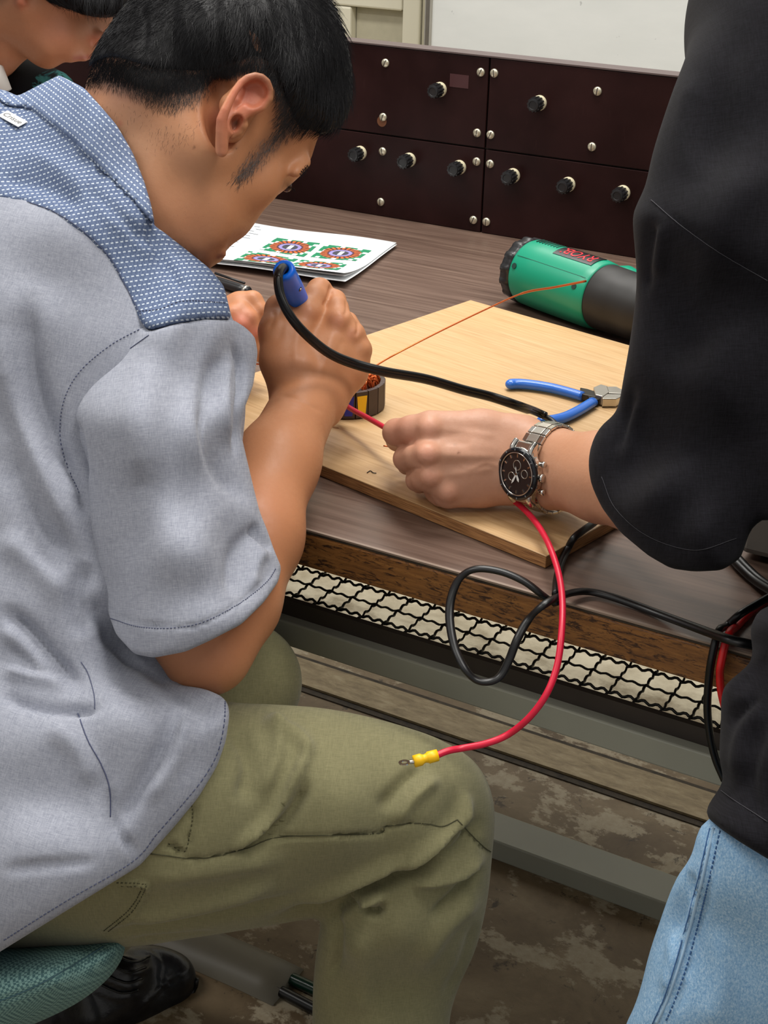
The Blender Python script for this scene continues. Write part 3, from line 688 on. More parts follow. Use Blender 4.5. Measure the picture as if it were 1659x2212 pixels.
# ================================================================== SEATED PERSON AT THE BENCH
p1 = thing('person', 'seated person in grey blue short sleeved shirt and olive trousers, bent over the bench', 'person', tuple(W(100, 1950, 1.05)*np.array([1, 1, 0])))
HC = [(480, 50, 1.15, .085), (300, 150, 1.15, .075), (620, 150, 1.155, .08), (450, 300, 1.14, .070), (620, 350, 1.165, .055), (520, 440, 1.145, .060), (450, 540, 1.135, .045), (340, 430, 1.15, .060), (240, 300, 1.165, .058), (200, 200, 1.165, .05)]
H = Vol(140, 790, -130, 640, .98, 1.34, .0021)
H.pillow([(184, 188), (197, 150), (222, 100), (258, 48), (310, -10), (390, -60), (480, -82), (580, -74), (650, -40), (690, 10), (706, 60), (712, 120), (712, 190), (706, 240), (694, 282), (684, 305), (673, 340), (664, 358), (653, 376), (640, 388), (628, 399), (612, 413), (593, 427), (578, 443), (559, 470), (544, 492), (531, 508), (516, 519), (497, 532), (491, 541), (478, 547), (474, 560), (458, 577), (420, 592), (350, 600), (240, 560), (180, 400), (172, 260)], HC, .060, 0, blp=2)
H.cap([(330, 430, 1.16, .055), (180, 460, 1.19, .062)], .02)
H.ell(560, 388, 1.120, (.016, .016, .012), k=.02); H.ell(440, 480, 1.105, (.018, .018, .010), k=.02)
H.cap([(660, 350, 1.140, .0050), (640, 374, 1.128, .0045)], .008)
H.ell(628, 404, 1.112, (.008, .007, .008), k=.006, sub=True)
H.cap([(545, 430, 1.215, .012), (552, 446, 1.235, .008)], .01)
H.cap([(482, 549, 1.118, .0035), (472, 556, 1.14, .004)], .004)
H.ell(478, 250, 1.083, (.012, .028, .012), k=.012, sub=True)
Hh = H.mesh(2); HB = bvh(Hh)
hair_fade = [(180, 186), (196, 130), (230, 70), (300, 90), (400, 110), (470, 105), (530, 90), (620, 110), (660, 270), (690, 284), (660, 290), (630, 298), (607, 315), (585, 335), (560, 362), (540, 388), (505, 392), (520, 365), (545, 335), (565, 305), (590, 270), (596, 220), (590, 180), (560, 158), (520, 164), (480, 185), (430, 225), (380, 250), (320, 232), (260, 200), (210, 195)]
# ear, carved at fine resolution
E_ = Vol(452, 602, 148, 350, 1.03, 1.105, .00085)
EP = [(586, 194), (581, 176), (568, 164), (551, 160), (533, 163), (516, 175), (502, 194), (490, 216), (477, 240), (469, 260), (466, 285), (465, 310), (466, 328), (476, 338), (488, 335), (493, 315), (495, 298), (505, 291), (515, 286), (528, 264), (541, 251), (566, 239), (581, 216)]
EC = [(575, 210, 1.074, .006), (480, 260, 1.060, .0055), (550, 175, 1.067, .006), (480, 320, 1.066, .006), (520, 240, 1.068, .006)]
E_.pillow(EP, EC, .006, 0, blp=1)
E_.cap([(505, 230, 1.08, .011), (530, 215, 1.082, .012), (500, 280, 1.082, .010)], .004)
E_.pillow([(576, 190), (561, 174), (540, 175), (521, 190), (509, 210), (502, 232), (508, 243), (528, 229), (545, 236), (566, 228), (578, 207)], [(540, 200, 1.060, .0075), (575, 195, 1.066, .0070), (510, 232, 1.055, .0085)], .004, .0015, sub=True, blp=1)
E_.pillow([(497, 262), (508, 248), (523, 250), (526, 268), (515, 285), (503, 290), (497, 277)], [(510, 268, 1.058, .013)], .004, .0015, sub=True, blp=1)
E_.rod([(583, 213, 1.068, .0022), (585, 194, 1.066, .0022), (578, 176, 1.063, .0023), (566, 166, 1.061, .0024), (551, 163, 1.059, .0025), (534, 168, 1.057, .0026), (520, 179, 1.0555, .0027), (508, 196, 1.054, .0029), (497, 215, 1.053, .0032), (486, 239, 1.052, .0036), (479, 259, 1.053, .0040), (478, 283, 1.056, .0042), (479, 309, 1.060, .0042), (479, 327, 1.063, .0040)], .002)
E_.rod([(583, 213, 1.068, .0022), (568, 234, 1.070, .0022), (545, 241, 1.071, .0022), (525, 234, 1.070, .0020), (508, 246, 1.069, .0018)], .0015)
E_.cap([(527, 256, 1.071, .0030), (525, 270, 1.071, .0034), (515, 285, 1.072, .0024), (500, 294, 1.071, .0022)], .002)
E_.cap([(521, 196, 1.0655, .0022), (510, 218, 1.0640, .0024), (503, 240, 1.0650, .002)], .002)
Ee = E_.mesh(1)
# right arm and hand
A = Vol(300, 830, 580, 1510, .96, 1.37, .0017)
A.cap([(663, 865, 1.222, .0280), (598, 1000, 1.157, .0312), (550, 1160, 1.102, .0340), (497, 1300, 1.07, .0340), (447, 1403, 1.045, .0290)], .02)
A.cap([(447, 1403, 1.045, .0290), (400, 1300, 1.045, .036), (350, 1000, 1.085, .036), (350, 780, 1.115, .036)], .02)
A.cap([(654, 870, 1.222, .024), (640, 800, 1.222, .022), (632, 740, 1.228, .018), (664, 676, 1.238, .0125)], .008)
A.cap([(680, 865, 1.228, .023), (700, 780, 1.235, .022), (730, 698, 1.240, .0132)], .008)
A.cap([(690, 870, 1.230, .022), (735, 790, 1.245, .018), (760, 724, 1.245, .0118)], .008)
A.cap([(705, 850, 1.235, .018), (752, 800, 1.248, .0165), (777, 757, 1.248, .0107)], .008)
A.cap([(630, 850, 1.218, .018), (607, 780, 1.218, .0175), (600, 715, 1.224, .0158), (604, 668, 1.236, .0118), (622, 655, 1.262, .0100), (640, 668, 1.285, .0090)], .006)
A.cap([(664, 674, 1.238, .0124), (680, 645, 1.250, .0114), (690, 628, 1.260, .0108), (700, 650, 1.290, .0088), (690, 690, 1.305, .008)], .004)
A.cap([(731, 694, 1.240, .0122), (727, 666, 1.250, .0103), (723, 650, 1.262, .0098), (725, 675, 1.292, .0085), (712, 710, 1.305, .008)], .003)
A.cap([(760, 722, 1.245, .0110), (754, 706, 1.256, .0095), (750, 696, 1.266, .0090), (745, 715, 1.292, .008), (730, 740, 1.302, .0075)], .003)
A.cap([(778, 755, 1.248, .0098), (774, 740, 1.258, .0085), (772, 730, 1.268, .0080), (764, 750, 1.292, .0072), (750, 765, 1.300, .007)], .003)
for u, v, z, r in ((664, 674, 1.226, .006), (731, 692, 1.228, .0062), (761, 722, 1.235, .0052), (779, 756, 1.239, .0048)): A.ell(u, v, z, (r*1.2, r*1.2, r), k=.006)
Am = A.mesh(1)
Am = (crease(*Am, [([(596, 853), (640, 862), (700, 892)], 5, -.0009), ([(716, 610), (713, 632), (705, 652), (696, 664)], 4, -.0024), ([(748, 640), (750, 665), (744, 684)], 4, -.002), ([(772, 690), (774, 712), (768, 728)], 4, -.0018), ([(592, 668), (590, 690), (580, 712)], 5, -.0014), ([(652, 690), (640, 740), (636, 800)], 9, .0009), ([(724, 710), (706, 760), (690, 820)], 8, .0008), ([(680, 700), (668, 750)], 9, -.0009), ([(742, 730), (722, 780)], 8, -.0008), ([(616, 665), (610, 700), (600, 740)], 8, -.0008), ([(450, 1380), (500, 1340)], 30, .001)]), Am[1])
# left hand and forearm beyond
Lv = Vol(440, 600, 600, 820, 1.29, 1.46, .0016)
Lv.cap([(470, 760, 1.405, .030), (500, 700, 1.390, .024), (522, 668, 1.385, .0175)], .01)
Lv.cap([(522, 663, 1.383, .0145), (545, 652, 1.380, .0105), (560, 672, 1.377, .009), (558, 705, 1.379, .0082)], .003)
Lv.cap([(520, 672, 1.372, .011), (536, 690, 1.367, .0095), (546, 722, 1.369, .0085), (552, 735, 1.377, .008)], .0025)
Lv.cap([(506, 685, 1.367, .012), (520, 705, 1.363, .0100), (534, 735, 1.367, .0088), (548, 760, 1.375, .008)], .0025)
Lv.cap([(520, 760, 1.380, .012), (548, 755, 1.380, .0095), (568, 768, 1.385, .0078)], .003)
Lm = Lv.mesh(1)
# trunk under the shirt keeps it one figure
T_ = Vol(-330, 560, 380, 1900, .98, 1.56, .006)
T_.cap([(240, 440, 1.17, .050), (150, 600, 1.15, .075), (40, 900, 1.13, .075), (20, 1300, 1.11, .075), (60, 1700, 1.10, .08)], .03)
T_.cap([(350, 780, 1.115, .034), (250, 620, 1.15, .050), (150, 600, 1.16, .06), (120, 600, 1.25, .04), (200, 780, 1.27, .032), (330, 800, 1.30, .028), (470, 750, 1.385, .025)], .02)
Tm = T_.mesh(1)
body1 = join([Hh, Ee, Am, Lm, Tm])
SK = (190, 131, 91)
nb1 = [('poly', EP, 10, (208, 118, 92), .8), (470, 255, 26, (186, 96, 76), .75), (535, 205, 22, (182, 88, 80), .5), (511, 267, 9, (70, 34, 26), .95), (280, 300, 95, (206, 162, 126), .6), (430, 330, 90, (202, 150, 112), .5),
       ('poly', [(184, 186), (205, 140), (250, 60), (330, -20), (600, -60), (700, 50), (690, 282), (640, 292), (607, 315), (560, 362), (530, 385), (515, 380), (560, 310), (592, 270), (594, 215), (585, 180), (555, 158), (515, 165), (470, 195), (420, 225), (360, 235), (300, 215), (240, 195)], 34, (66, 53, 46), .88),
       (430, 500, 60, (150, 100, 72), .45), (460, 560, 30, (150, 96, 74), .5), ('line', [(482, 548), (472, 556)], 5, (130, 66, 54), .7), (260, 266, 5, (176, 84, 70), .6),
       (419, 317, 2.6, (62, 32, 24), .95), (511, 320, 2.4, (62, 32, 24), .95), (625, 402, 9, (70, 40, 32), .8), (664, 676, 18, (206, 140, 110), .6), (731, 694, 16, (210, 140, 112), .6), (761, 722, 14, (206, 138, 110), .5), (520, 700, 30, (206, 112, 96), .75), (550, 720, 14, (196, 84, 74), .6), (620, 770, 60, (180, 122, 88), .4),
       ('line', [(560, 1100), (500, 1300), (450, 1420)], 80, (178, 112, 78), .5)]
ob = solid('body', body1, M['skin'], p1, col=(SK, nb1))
# eye and lashes on the visible edge of the face
h_, n_ = hit(HB, 624, 402)
bm = bmesh.new()
if h_ is not None:
    bmesh.ops.create_icosphere(bm, subdivisions=2, radius=.0045, matrix=Matrix.Translation(Vector(cam2w(h_+np.array([-.0022, -.001, .0065])))))
    tag(bm_obj('eye', bm, M['eye_white'], p1, True), 'barely visible right eye looking down')
bm = bmesh.new()
if h_ is not None:
    for i in range(9):
        a = h_+np.array([-.004+.001*i, -.0012+.0004*i, -.001]); b_ = a+np.array([.0012, .0035, -.0006])
        tube(bm, [cam2w(a), cam2w((a+b_)/2+np.array([.0003, 0, -.0004])), cam2w(b_)], [.0003, .00025, .0001], 4)
    bm_obj('eyelashes', bm, M['hair'], p1)
# ---- hair
HO = [(176, 190), (186, 150), (208, 98), (243, 44), (290, -14), (370, -75), (480, -100), (590, -92), (672, -52), (716, 0), (738, 50), (754, 110), (762, 170), (759, 225), (744, 262), (720, 284), (697, 292), (650, 330), (560, 330), (400, 300), (250, 240)]
HV = Vol(150, 800, -130, 420, .99, 1.33, .0023)
HV.pillow(HO, [(a, b, c, d+.0024) for a, b, c, d in HC]+[(740, 180, 1.17, .065), (710, 60, 1.16, .08)], .060, 0, blp=3)
HV.clip([(150, 150), (150, -140), (820, -140), (820, 320), (697, 292), (688, 285), (660, 281), (645, 283), (636, 262), (622, 232), (612, 196), (604, 160), (585, 138), (550, 128), (505, 138), (470, 150), (420, 156), (360, 152), (300, 138), (250, 124), (215, 130)])
hcr = [([(300+i*31+RNG.uniform(-15, 15), -40+RNG.uniform(-30, 60)), (300+i*33+RNG.uniform(-20, 20), 50), (305+i*36+RNG.uniform(-20, 20), 130)], RNG.uniform(7, 13), RNG.choice([-1, 1])*.0016) for i in range(14)]
hk = []
oh = solid('hair', HV, M['hair'], p1, cr=hcr, bl=1, keep=hk)
capB = bvh(hk[0])
FLD = [(200, 120, -.8, .5), (230, 60, -.7, .5), (200, 180, -.5, .8), (260, 170, -.5, .8), (300, 190, -.2, 1), (400, 200, .1, 1), (470, 170, -.2, 1), (300, 60, -.6, .6), (400, 60, -.5, .7), (400, 130, -.4, .9), (500, 100, -.1, 1), (500, 20, -.3, .9), (600, 40, .1, 1), (600, 120, .0, 1), (660, 60, .25, 1), (680, 150, .1, 1), (740, 100, .3, 1), (740, 220, -.1, 1), (620, 240, -.3, .9), (600, 300, -.55, .8), (550, 340, -.6, .8), (510, 380, -.5, .9), (640, 270, -.1, 1)]
def lenf(u, v):
    if v < 120 and u > 300: return .0125+.006*max(0, (u-450)/300)
    if u > 640: return .015
    return .008
pts = in_poly([(p[0], p[1]) for p in sm(HO)], 15000, lambda U, Vv, sd: np.where(sd < 60, 1.0, .75))
r_ = grow(capB, pts, FLD, lenf, .30, .33)
strands('hair_strands', r_, M['hair'], p1, .00017)
r_ = grow(HB, in_poly(hair_fade, 14000, lambda U, Vv, sd: np.clip(sd/26, .05, 1)), FLD, lambda u, v: .0052+.002*(u > 590), .22, .3)
strands('faded_side_hair', r_, M['hair_brown'], p1, .00013)
band = [(180, 178), (186, 145), (212, 108), (300, 124), (420, 142), (510, 124), (585, 126), (612, 150), (606, 200), (598, 230), (590, 180), (562, 152), (520, 150), (480, 172), (420, 192), (350, 196), (290, 180), (230, 168), (190, 184)]
r_ = grow(HB, in_poly(band, 7000, lambda U, Vv, sd: np.clip(sd/14, .1, 1)), FLD, .0075, .22, .28); strands('hair_taper', r_, M['hair'], p1, .00015)
sb = [(500, 398), (496, 385), (508, 362), (530, 335), (555, 305), (580, 280), (600, 300), (590, 335), (565, 365), (540, 392), (520, 402)]
r_ = grow(HB, in_poly(sb, 700, lambda U, Vv, sd: np.clip(sd/18, .1, 1)), FLD, .0062, .15, .3); strands('sideburn', r_, M['hair_brown'], p1, .00013)
nape = [(185, 190), (250, 200), (330, 240), (400, 265), (440, 250), (420, 300), (350, 330), (290, 310), (240, 270), (205, 225)]
r_ = grow(HB, in_poly(nape, 900, lambda U, Vv, sd: np.clip(.12+sd/120, .1, 1)*.6), FLD, .005, .12, .4); strands('nape_hair', r_, M['hair_brown'], p1, .00010)
r_ = grow(HB, in_poly([(400, 400), (470, 420), (500, 470), (500, 520), (470, 560), (420, 560), (370, 500), (370, 430)], 900), [(400, 480, -.2, 1)], .0011, .8, .6); strands('beard_stubble', r_, M['hair_brown'], p1, .00012)
r_ = grow(HB, [(RNG.uniform(650, 668), 0) for i in range(0)], FLD, .006)
r_ = grow(HB, [(664+RNG.uniform(-5, 2)-t_*14, 352+RNG.uniform(-3, 3)+t_*18) for t_ in np.linspace(0, 1, 60)], [(660, 360, .5, .8)], .005, .1, .3); strands('eyebrow', r_, M['hair'], p1, .0002)
# ---- shirt
ST = [(100, 300, 1.165, .085), (250, 300, 1.155, .088), (330, 520, 1.13, .085), (430, 600, 1.12, .075), (120, 560, 1.14, .105), (40, 700, 1.13, .11), (200, 800, 1.12, .095), (300, 1000, 1.12, .080), (100, 1100, 1.11, .095), (100, 1400, 1.10, .095), (330, 1400, 1.10, .070), (100, 1650, 1.08, .115), (280, 1600, 1.07, .105), (450, 1600, 1.075, .11), (100, 1880, 1.10, .16), (420, 1750, 1.08, .12), (-200, 900, 1.15, .10), (-200, 1700, 1.15, .17)]
SV = Vol(-420, 640, 110, 2120, .91, 1.36, .0031)
SV.pillow([(-420, 120), (-200, 160), (0, 197), (38, 206), (80, 182), (128, 158), (190, 120), (290, 190), (350, 320), (395, 450), (400, 520), (455, 575), (492, 630), (515, 700), (530, 900), (480, 1200), (420, 1400), (560, 1440), (610, 1560), (560, 1740), (420, 1920), (200, 2110), (0, 2200), (-420, 2320)], ST, .075, 0, blp=5)
SLC = [(330, 720, 1.085, .075), (450, 720, 1.10, .065), (520, 760, 1.12, .05), (300, 950, 1.045, .072), (420, 950, 1.05, .074), (520, 960, 1.075, .055), (250, 1150, 1.04, .055), (400, 1200, 1.025, .070), (540, 1180, 1.06, .058), (420, 1380, 1.02, .066), (330, 520, 1.12, .08), (430, 600, 1.11, .075)]
SL = Vol(120, 660, 480, 1560, .93, 1.20, .0026)
SL.pillow([(200, 760), (290, 640), (330, 560), (400, 545), (455, 580), (492, 630), (520, 690), (548, 722), (558, 765), (548, 840), (528, 890), (522, 935), (532, 985), (560, 1100), (578, 1145), (610, 1225), (640, 1330), (560, 1450), (400, 1530), (280, 1500), (235, 1400), (222, 1290), (198, 1215), (184, 1140), (182, 1060), (172, 1000), (148, 930), (150, 860)], SLC, .062, 0, blp=4)
# yoke: cloth of its own over both shoulders
YV = SV.copy()
YS = Vol(-420, 640, 110, 2120, .91, 1.36, .0031)
YV.pillow([(200, 760), (290, 640), (330, 560), (400, 545), (455, 580), (492, 630), (520, 690), (548, 722), (558, 765), (548, 840), (400, 900), (250, 900)], SLC, .062, .012, blp=4)
YV.D -= .0016
YV.clip([(-430, 90), (0, 150), (20, 200), (80, 222), (170, 290), (250, 370), (305, 435), (328, 478), (338, 494), (347, 496), (402, 539), (452, 579), (484, 618), (502, 692), (440, 690), (380, 700), (321, 717), (300, 690), (264, 620), (237, 570), (192, 520), (122, 470), (62, 446), (0, 432), (-430, 360)], smo=False)
SVc = SV.copy(); SVc.clip([(-430, 300), (0, 190), (20, 230), (60, 225), (150, 290), (230, 370), (290, 430), (330, 488), (347, 496), (402, 539), (452, 579), (484, 618), (502, 692), (560, 760), (560, 1000), (470, 1300), (392, 1470), (384, 1481), (415, 1483), (445, 1489), (478, 1503), (493, 1520), (496, 1545), (488, 1600), (469, 1655), (429, 1722), (380, 1782), (302, 1870), (152, 1962), (0, 2056), (-430, 2310)], smo=False)
ycr = [([(0, 330), (100, 350), (200, 420), (290, 500), (400, 600)], 22, .0028), ([(180, 400), (260, 470), (330, 540)], 14, -.004), ([(0, 380), (90, 400), (180, 450)], 16, -.003), ([(310, 470), (350, 560), (410, 640)], 14, -.0035)]
k_s = []
shcr = ycr+[([(70, 620), (62, 720), (80, 850), (120, 960), (170, 1060)], 26, -.006), ([(0, 700), (20, 820), (70, 960), (140, 1120), (175, 1200)], 26, .005), ([(0, 960), (60, 1080), (150, 1240)], 32, -.004),
        ([(0, 1310), (60, 1360), (110, 1420), (180, 1490)], 16, -.005), ([(0, 1350), (60, 1400), (120, 1460)], 18, .004), ([(0, 1500), (90, 1525), (190, 1532), (215, 1500)], 12, -.005), ([(210, 1360), (300, 1420), (380, 1480)], 20, -.004), ([(0, 1440), (80, 1470), (150, 1480)], 20, .004),
        ([(238, 1700), (245, 1780), (300, 1850)], 10, -.003), ([(390, 1520), (350, 1620), (290, 1720), (240, 1800)], 18, -.004), ([(410, 1530), (380, 1640), (310, 1740)], 18, .003), ([(180, 1290), (230, 1340), (320, 1440)], 24, -.006), ([(0, 1880), (90, 1870), (220, 1860)], 12, -.002), ([(100, 1560), (170, 1620), (200, 1700)], 24, .003), ([(190, 1210), (165, 1290), (180, 1380)], 22, -.005),
        ([(130, 960), (170, 1040), (182, 1120)], 10, -.004), ([(0, 1150), (90, 1230), (160, 1300)], 30, .004)]
shirt = solid('shirt', SVc, M['shirt'], p1, cr=shcr, keep=k_s, ang=.25, gain=1.7)
shirt['label'] = 'grey chambray shirt body with a curved hem'
SLc = SL.copy(); SLc.clip([(321, 717), (380, 699), (440, 689), (503, 690), (531, 708), (551, 728), (557, 762), (547, 832), (527, 885), (521, 932), (531, 982), (560, 1102), (576, 1142), (592, 1188), (608, 1226), (601, 1257), (570, 1301), (521, 1349), (451, 1385), (400, 1408), (332, 1421), (290, 1413), (251, 1371), (236, 1331), (222, 1285), (150, 1285), (120, 1100), (130, 860), (200, 760), (300, 690)], smo=False)
SLc.hollow([(200, 1330), (400, 1320), (560, 1230), (640, 1180), (700, 1400), (400, 1600), (150, 1500)], .008)
slcr = [([(470, 760), (450, 880), (470, 1000), (520, 1060), (560, 1080)], 20, -.005), ([(500, 740), (520, 800), (515, 900), (505, 990)], 8, -.004), ([(490, 760), (485, 880), (492, 960)], 12, .003), ([(590, 1190), (560, 1150), (545, 1130)], 10, -.004), ([(500, 1290), (505, 1200), (560, 1130)], 16, -.003), ([(540, 1280), (550, 1220), (575, 1180)], 16, .003), ([(330, 750), (300, 900), (320, 1050)], 40, .003), ([(400, 780), (380, 900), (400, 1050), (420, 1200)], 34, -.002), ([(160, 900), (178, 980), (184, 1050)], 8, -.004), ([(230, 1330), (400, 1356), (520, 1300), (594, 1226)], 3, -.0012)]
k_l = []
slv = solid('sleeve', SLc, M['shirt'], shirt, cr=slcr, gain=1.6, keep=k_l, ang=-.08)
k_y = []
yk = solid('yoke', YV, M['yoke'], shirt, cr=ycr, keep=k_y, gain=1.7)
yk['label'] = 'blue yoke with rows of white dashes'
CV = SV.copy(); CV.D -= .0048
CV.clip([(-60, 180), (36, 209), (86, 183), (128, 162), (182, 190), (217, 229), (252, 270), (287, 330), (311, 390), (326, 440), (337, 493), (326, 480), (292, 440), (235, 384), (152, 302), (62, 234), (20, 232)], smo=False)
CV.shell(.0075)
cl = solid('collar', CV, M['collar'], shirt, bl=0); cl['label'] = 'blue stand collar with white dashes'
sB, lB, yB = bvh(k_s[0]), bvh(k_l[0]), bvh(k_y[0])
seam('stitching', lB, [(234, 1334), (300, 1354), (370, 1357), (440, 1343), (520, 1302), (575, 1258), (597, 1225)], M['stitch'], slv, .00035, .0022)
seam('stitching', sB, [(308, 708), (240, 745), (175, 800), (140, 860), (130, 930), (140, 990), (172, 1068)], M['stitch'], shirt, .0004, .0022)
seam('stitching', lB, [(322, 724), (270, 762), (215, 810), (172, 862), (152, 905)], M['stitch'], slv, .0003)
seam('stitching', sB, [(486, 1512), (484, 1560), (470, 1625), (440, 1680), (396, 1735), (340, 1800), (285, 1862), (140, 1948), (0, 2036)], M['stitch'], shirt, .0004, .0024)
seam('stitching', sB, [(168, 1540), (190, 1600), (218, 1650), (236, 1700), (238, 1765)], M['stitch'], shirt, .0004)
seam('stitching', sB, [(205, 1532), (203, 1500), (190, 1455), (175, 1430)], M['stitch'], shirt, .0003)
seam('stitching', yB, [(300, 672), (345, 668), (400, 650), (497, 655)], M['stitch'], yk, .0004, .0022)
seam('stitching', yB, [(60, 436), (122, 460), (190, 508), (240, 560), (270, 615), (305, 680)], M['stitch'], yk, .0003)
# woven label with its lettering
h0, n0 = hit(yB, 28, 262)
if h0 is not None:
    hx, _ = hit(yB, 56, 276)
    if n0@h0 > 0: n0 = -n0
    ex = (hx-h0); ex -= n0*(ex@n0); ex /= np.linalg.norm(ex); ey = np.cross(n0, ex)
    if ey[1] > 0: ey = -ey
    c0 = cam2w(h0+n0*.0022); wx_ = cam2w(h0+ex)-cam2w(h0); wy_ = cam2w(h0+ey)-cam2w(h0); wn = cam2w(h0+n0)-cam2w(h0)
    Mx = Matrix([[wx_[i], wy_[i], wn[i], c0[i]] for i in range(3)]+[[0, 0, 0, 1]])
    bm = bmesh.new(); box(bm, -.0105, .0105, -.0050, .0050, -.0003, .0003, Mx)
    lb = tag(bm_obj('collar_tag', bm, M['white_label'], shirt), 'white woven tag with small black script')
    V_, Q_ = text_geo('Crisue', .0068); V_[:, 0] += V_[:, 1]*.2
    np_mesh('tag_lettering', [Mx @ Vector((x, y, .0005)) for x, y, z in V_], Q_, M['ink'], lb, False)
# ---- trousers: both legs
TR = Vol(-360, 1130, 1330, 2900, .93, 1.62, .0034)
TR.pillow([(-360, 1560), (0, 1500), (300, 1480), (440, 1500), (500, 1517), (600, 1522), (700, 1530), (800, 1549), (900, 1578), (975, 1610), (1025, 1645), (1056, 1695), (1069, 1760), (1063, 1850), (1052, 1950), (1028, 2050), (985, 2150), (968, 2250), (955, 2600), (940, 2760), (690, 2760), (670, 2500), (674, 2212), (678, 2100), (690, 2010), (694, 1985), (670, 1985), (560, 2004), (400, 2029), (270, 2046), (0, 2054), (-360, 2060)],
          [(-300, 1800, 1.11, .075), (-100, 1800, 1.09, .080), (100, 1800, 1.055, .088), (400, 1750, 1.062, .084), (700, 1750, 1.085, .082), (900, 1720, 1.10, .078), (1010, 1780, 1.105, .07), (850, 1950, 1.115, .066), (840, 2200, 1.17, .062), (820, 2500, 1.24, .06), (815, 2750, 1.30, .055)], .075, 0, blp=4)
TR.cap([(100, 1700, 1.16, .085), (350, 1560, 1.185, .068), (470, 1492, 1.20, .055), (523, 1473, 1.205, .048)], .02)
TR.cap([(523, 1473, 1.205, .047), (400, 1750, 1.36, .048), (170, 2040, 1.585, .045)], .01)
TR.cap([(-200, 1760, 1.16, .085), (60, 1700, 1.15, .09)], .04)
tcr = [([(560, 2000), (670, 1968), (763, 1930), (816, 1911), (928, 1864), (995, 1775)], 13, -.007), ([(700, 1990), (763, 1950), (789, 1966), (812, 1972), (832, 1948)], 8, -.005), ([(740, 1935), (790, 1945), (830, 1935)], 10, .005), ([(640, 1950), (760, 1905), (880, 1850)], 14, .004),
       ([(500, 1842), (597, 1755), (650, 1660), (672, 1600)], 12, .004), ([(520, 1850), (615, 1770), (665, 1680)], 14, -.004), ([(560, 1560), (640, 1590), (675, 1640)], 16, .003), ([(500, 1560), (540, 1650), (520, 1740)], 20, -.003), ([(590, 1530), (600, 1620), (560, 1720)], 16, .0025),
       ([(820, 1750), (870, 1690), (920, 1650)], 14, -.003), ([(850, 1780), (900, 1720), (950, 1680)], 12, .003), ([(1010, 1710), (990, 1770), (930, 1830), (850, 1880)], 14, .005), ([(1040, 1760), (1000, 1830), (930, 1880), (860, 1915)], 14, -.004), ([(1050, 1850), (980, 1890), (870, 1910)], 12, .004),
       ([(199, 2023), (398, 1993), (564, 1960), (660, 1925)], 12, -.003), ([(250, 1990), (420, 1960), (600, 1910)], 16, .003), ([(300, 1900), (450, 1880), (620, 1850)], 20, .002), ([(723, 1970), (730, 2060), (715, 2120)], 12, -.003), ([(1041, 1864), (990, 1930), (928, 1984)], 12, -.003), ([(1040, 1930), (960, 2000), (900, 2100)], 20, .003), ([(1035, 1990), (1000, 2090), (960, 2160)], 14, -.003), ([(760, 2000), (790, 2100), (770, 2200)], 30, .003), ([(270, 2035), (380, 2024), (480, 2014)], 6, -.003),
       ([(325, 1846), (431, 1856), (530, 1836), (610, 1810), (809, 1803), (835, 1787), (908, 1780), (955, 1787), (988, 1773)], 4, -.0016), ([(988, 1773), (1040, 1827), (1062, 1842)], 4, -.0016),
       ([(252, 1907), (302, 1909), (317, 1918), (285, 1970), (232, 2013)], 5, .0016), ([(414, 1731), (414, 1778), (400, 1840)], 5, -.002), ([(398, 1843), (378, 1836), (358, 1820)], 5, -.003), ([(900, 1640), (940, 1600), (880, 1590)], 20, .0015)]
k_t = []
trs = solid('trousers', TR, M['trousers'], p1, cr=tcr, keep=k_t, ang=.1, gain=2.3)
tB = bvh(k_t[0])
for px in ([(325, 1844), (431, 1854), (530, 1834), (610, 1808), (809, 1801), (835, 1785), (908, 1778), (955, 1785), (988, 1771)], [(988, 1771), (1040, 1825), (1060, 1840)]):
    seam('seam', tB, px, M['stitch_olive'], trs, .0004)
for px in ([(252, 1907), (302, 1909), (315, 1917), (285, 1970), (232, 2013)], [(262, 1914), (296, 1916), (305, 1922), (278, 1966), (222, 2012)], [(414, 1731), (414, 1778), (400, 1838), (378, 1832), (358, 1818)]):
    seam('pocket_stitching', tB, px, M['stitch_olive'], trs, .0004, .0018)
# ---- shoes
SH = Vol(-120, 470, 1990, 2330, 1.50, 1.80, .0035)
SH.pillow([(90, 2110), (180, 2055), (250, 2045), (300, 2039), (352, 2044), (400, 2064), (421, 2094), (423, 2128), (402, 2166), (368, 2192), (330, 2212), (250, 2246), (100, 2290), (-20, 2290), (-30, 2200), (30, 2150)],
          [(380, 2100, 1.675, .030), (250, 2120, 1.645, .040), (60, 2180, 1.60, .05)], .035, 0, blp=2)
k_h = []
shoe = solid('shoe', SH, M['leather'], p1, cr=[([(300, 2050), (332, 2064), (348, 2086), (344, 2110), (356, 2128), (390, 2138)], 4, .0018), ([(408, 2068), (404, 2096), (370, 2110), (330, 2150), (290, 2190)], 4, .0018), ([(230, 2060), (300, 2075), (330, 2060)], 5, .0025), ([(215, 2080), (290, 2100), (330, 2090)], 5, .0025), ([(200, 2100), (270, 2130), (320, 2122)], 5, .0025), ([(190, 2130), (250, 2155), (300, 2150)], 5, .002)], keep=k_h)
shoe['label'] = 'black leather lace up shoe on the left foot'
hB = bvh(k_h[0]); seam('welt', hB, [(424, 2112), (418, 2142), (398, 2168), (366, 2193), (330, 2213), (250, 2246)], M['black_rubber'], shoe, .003, off=.001)
for i in range(4): seam('shoe_lace', hB, [(236-12*i, 2058+20*i), (285-8*i, 2078+22*i), (322-8*i, 2066+24*i)], M['black_rubber'], shoe, .0016, off=.001)
kx = W(1000, 1750, 1.09)
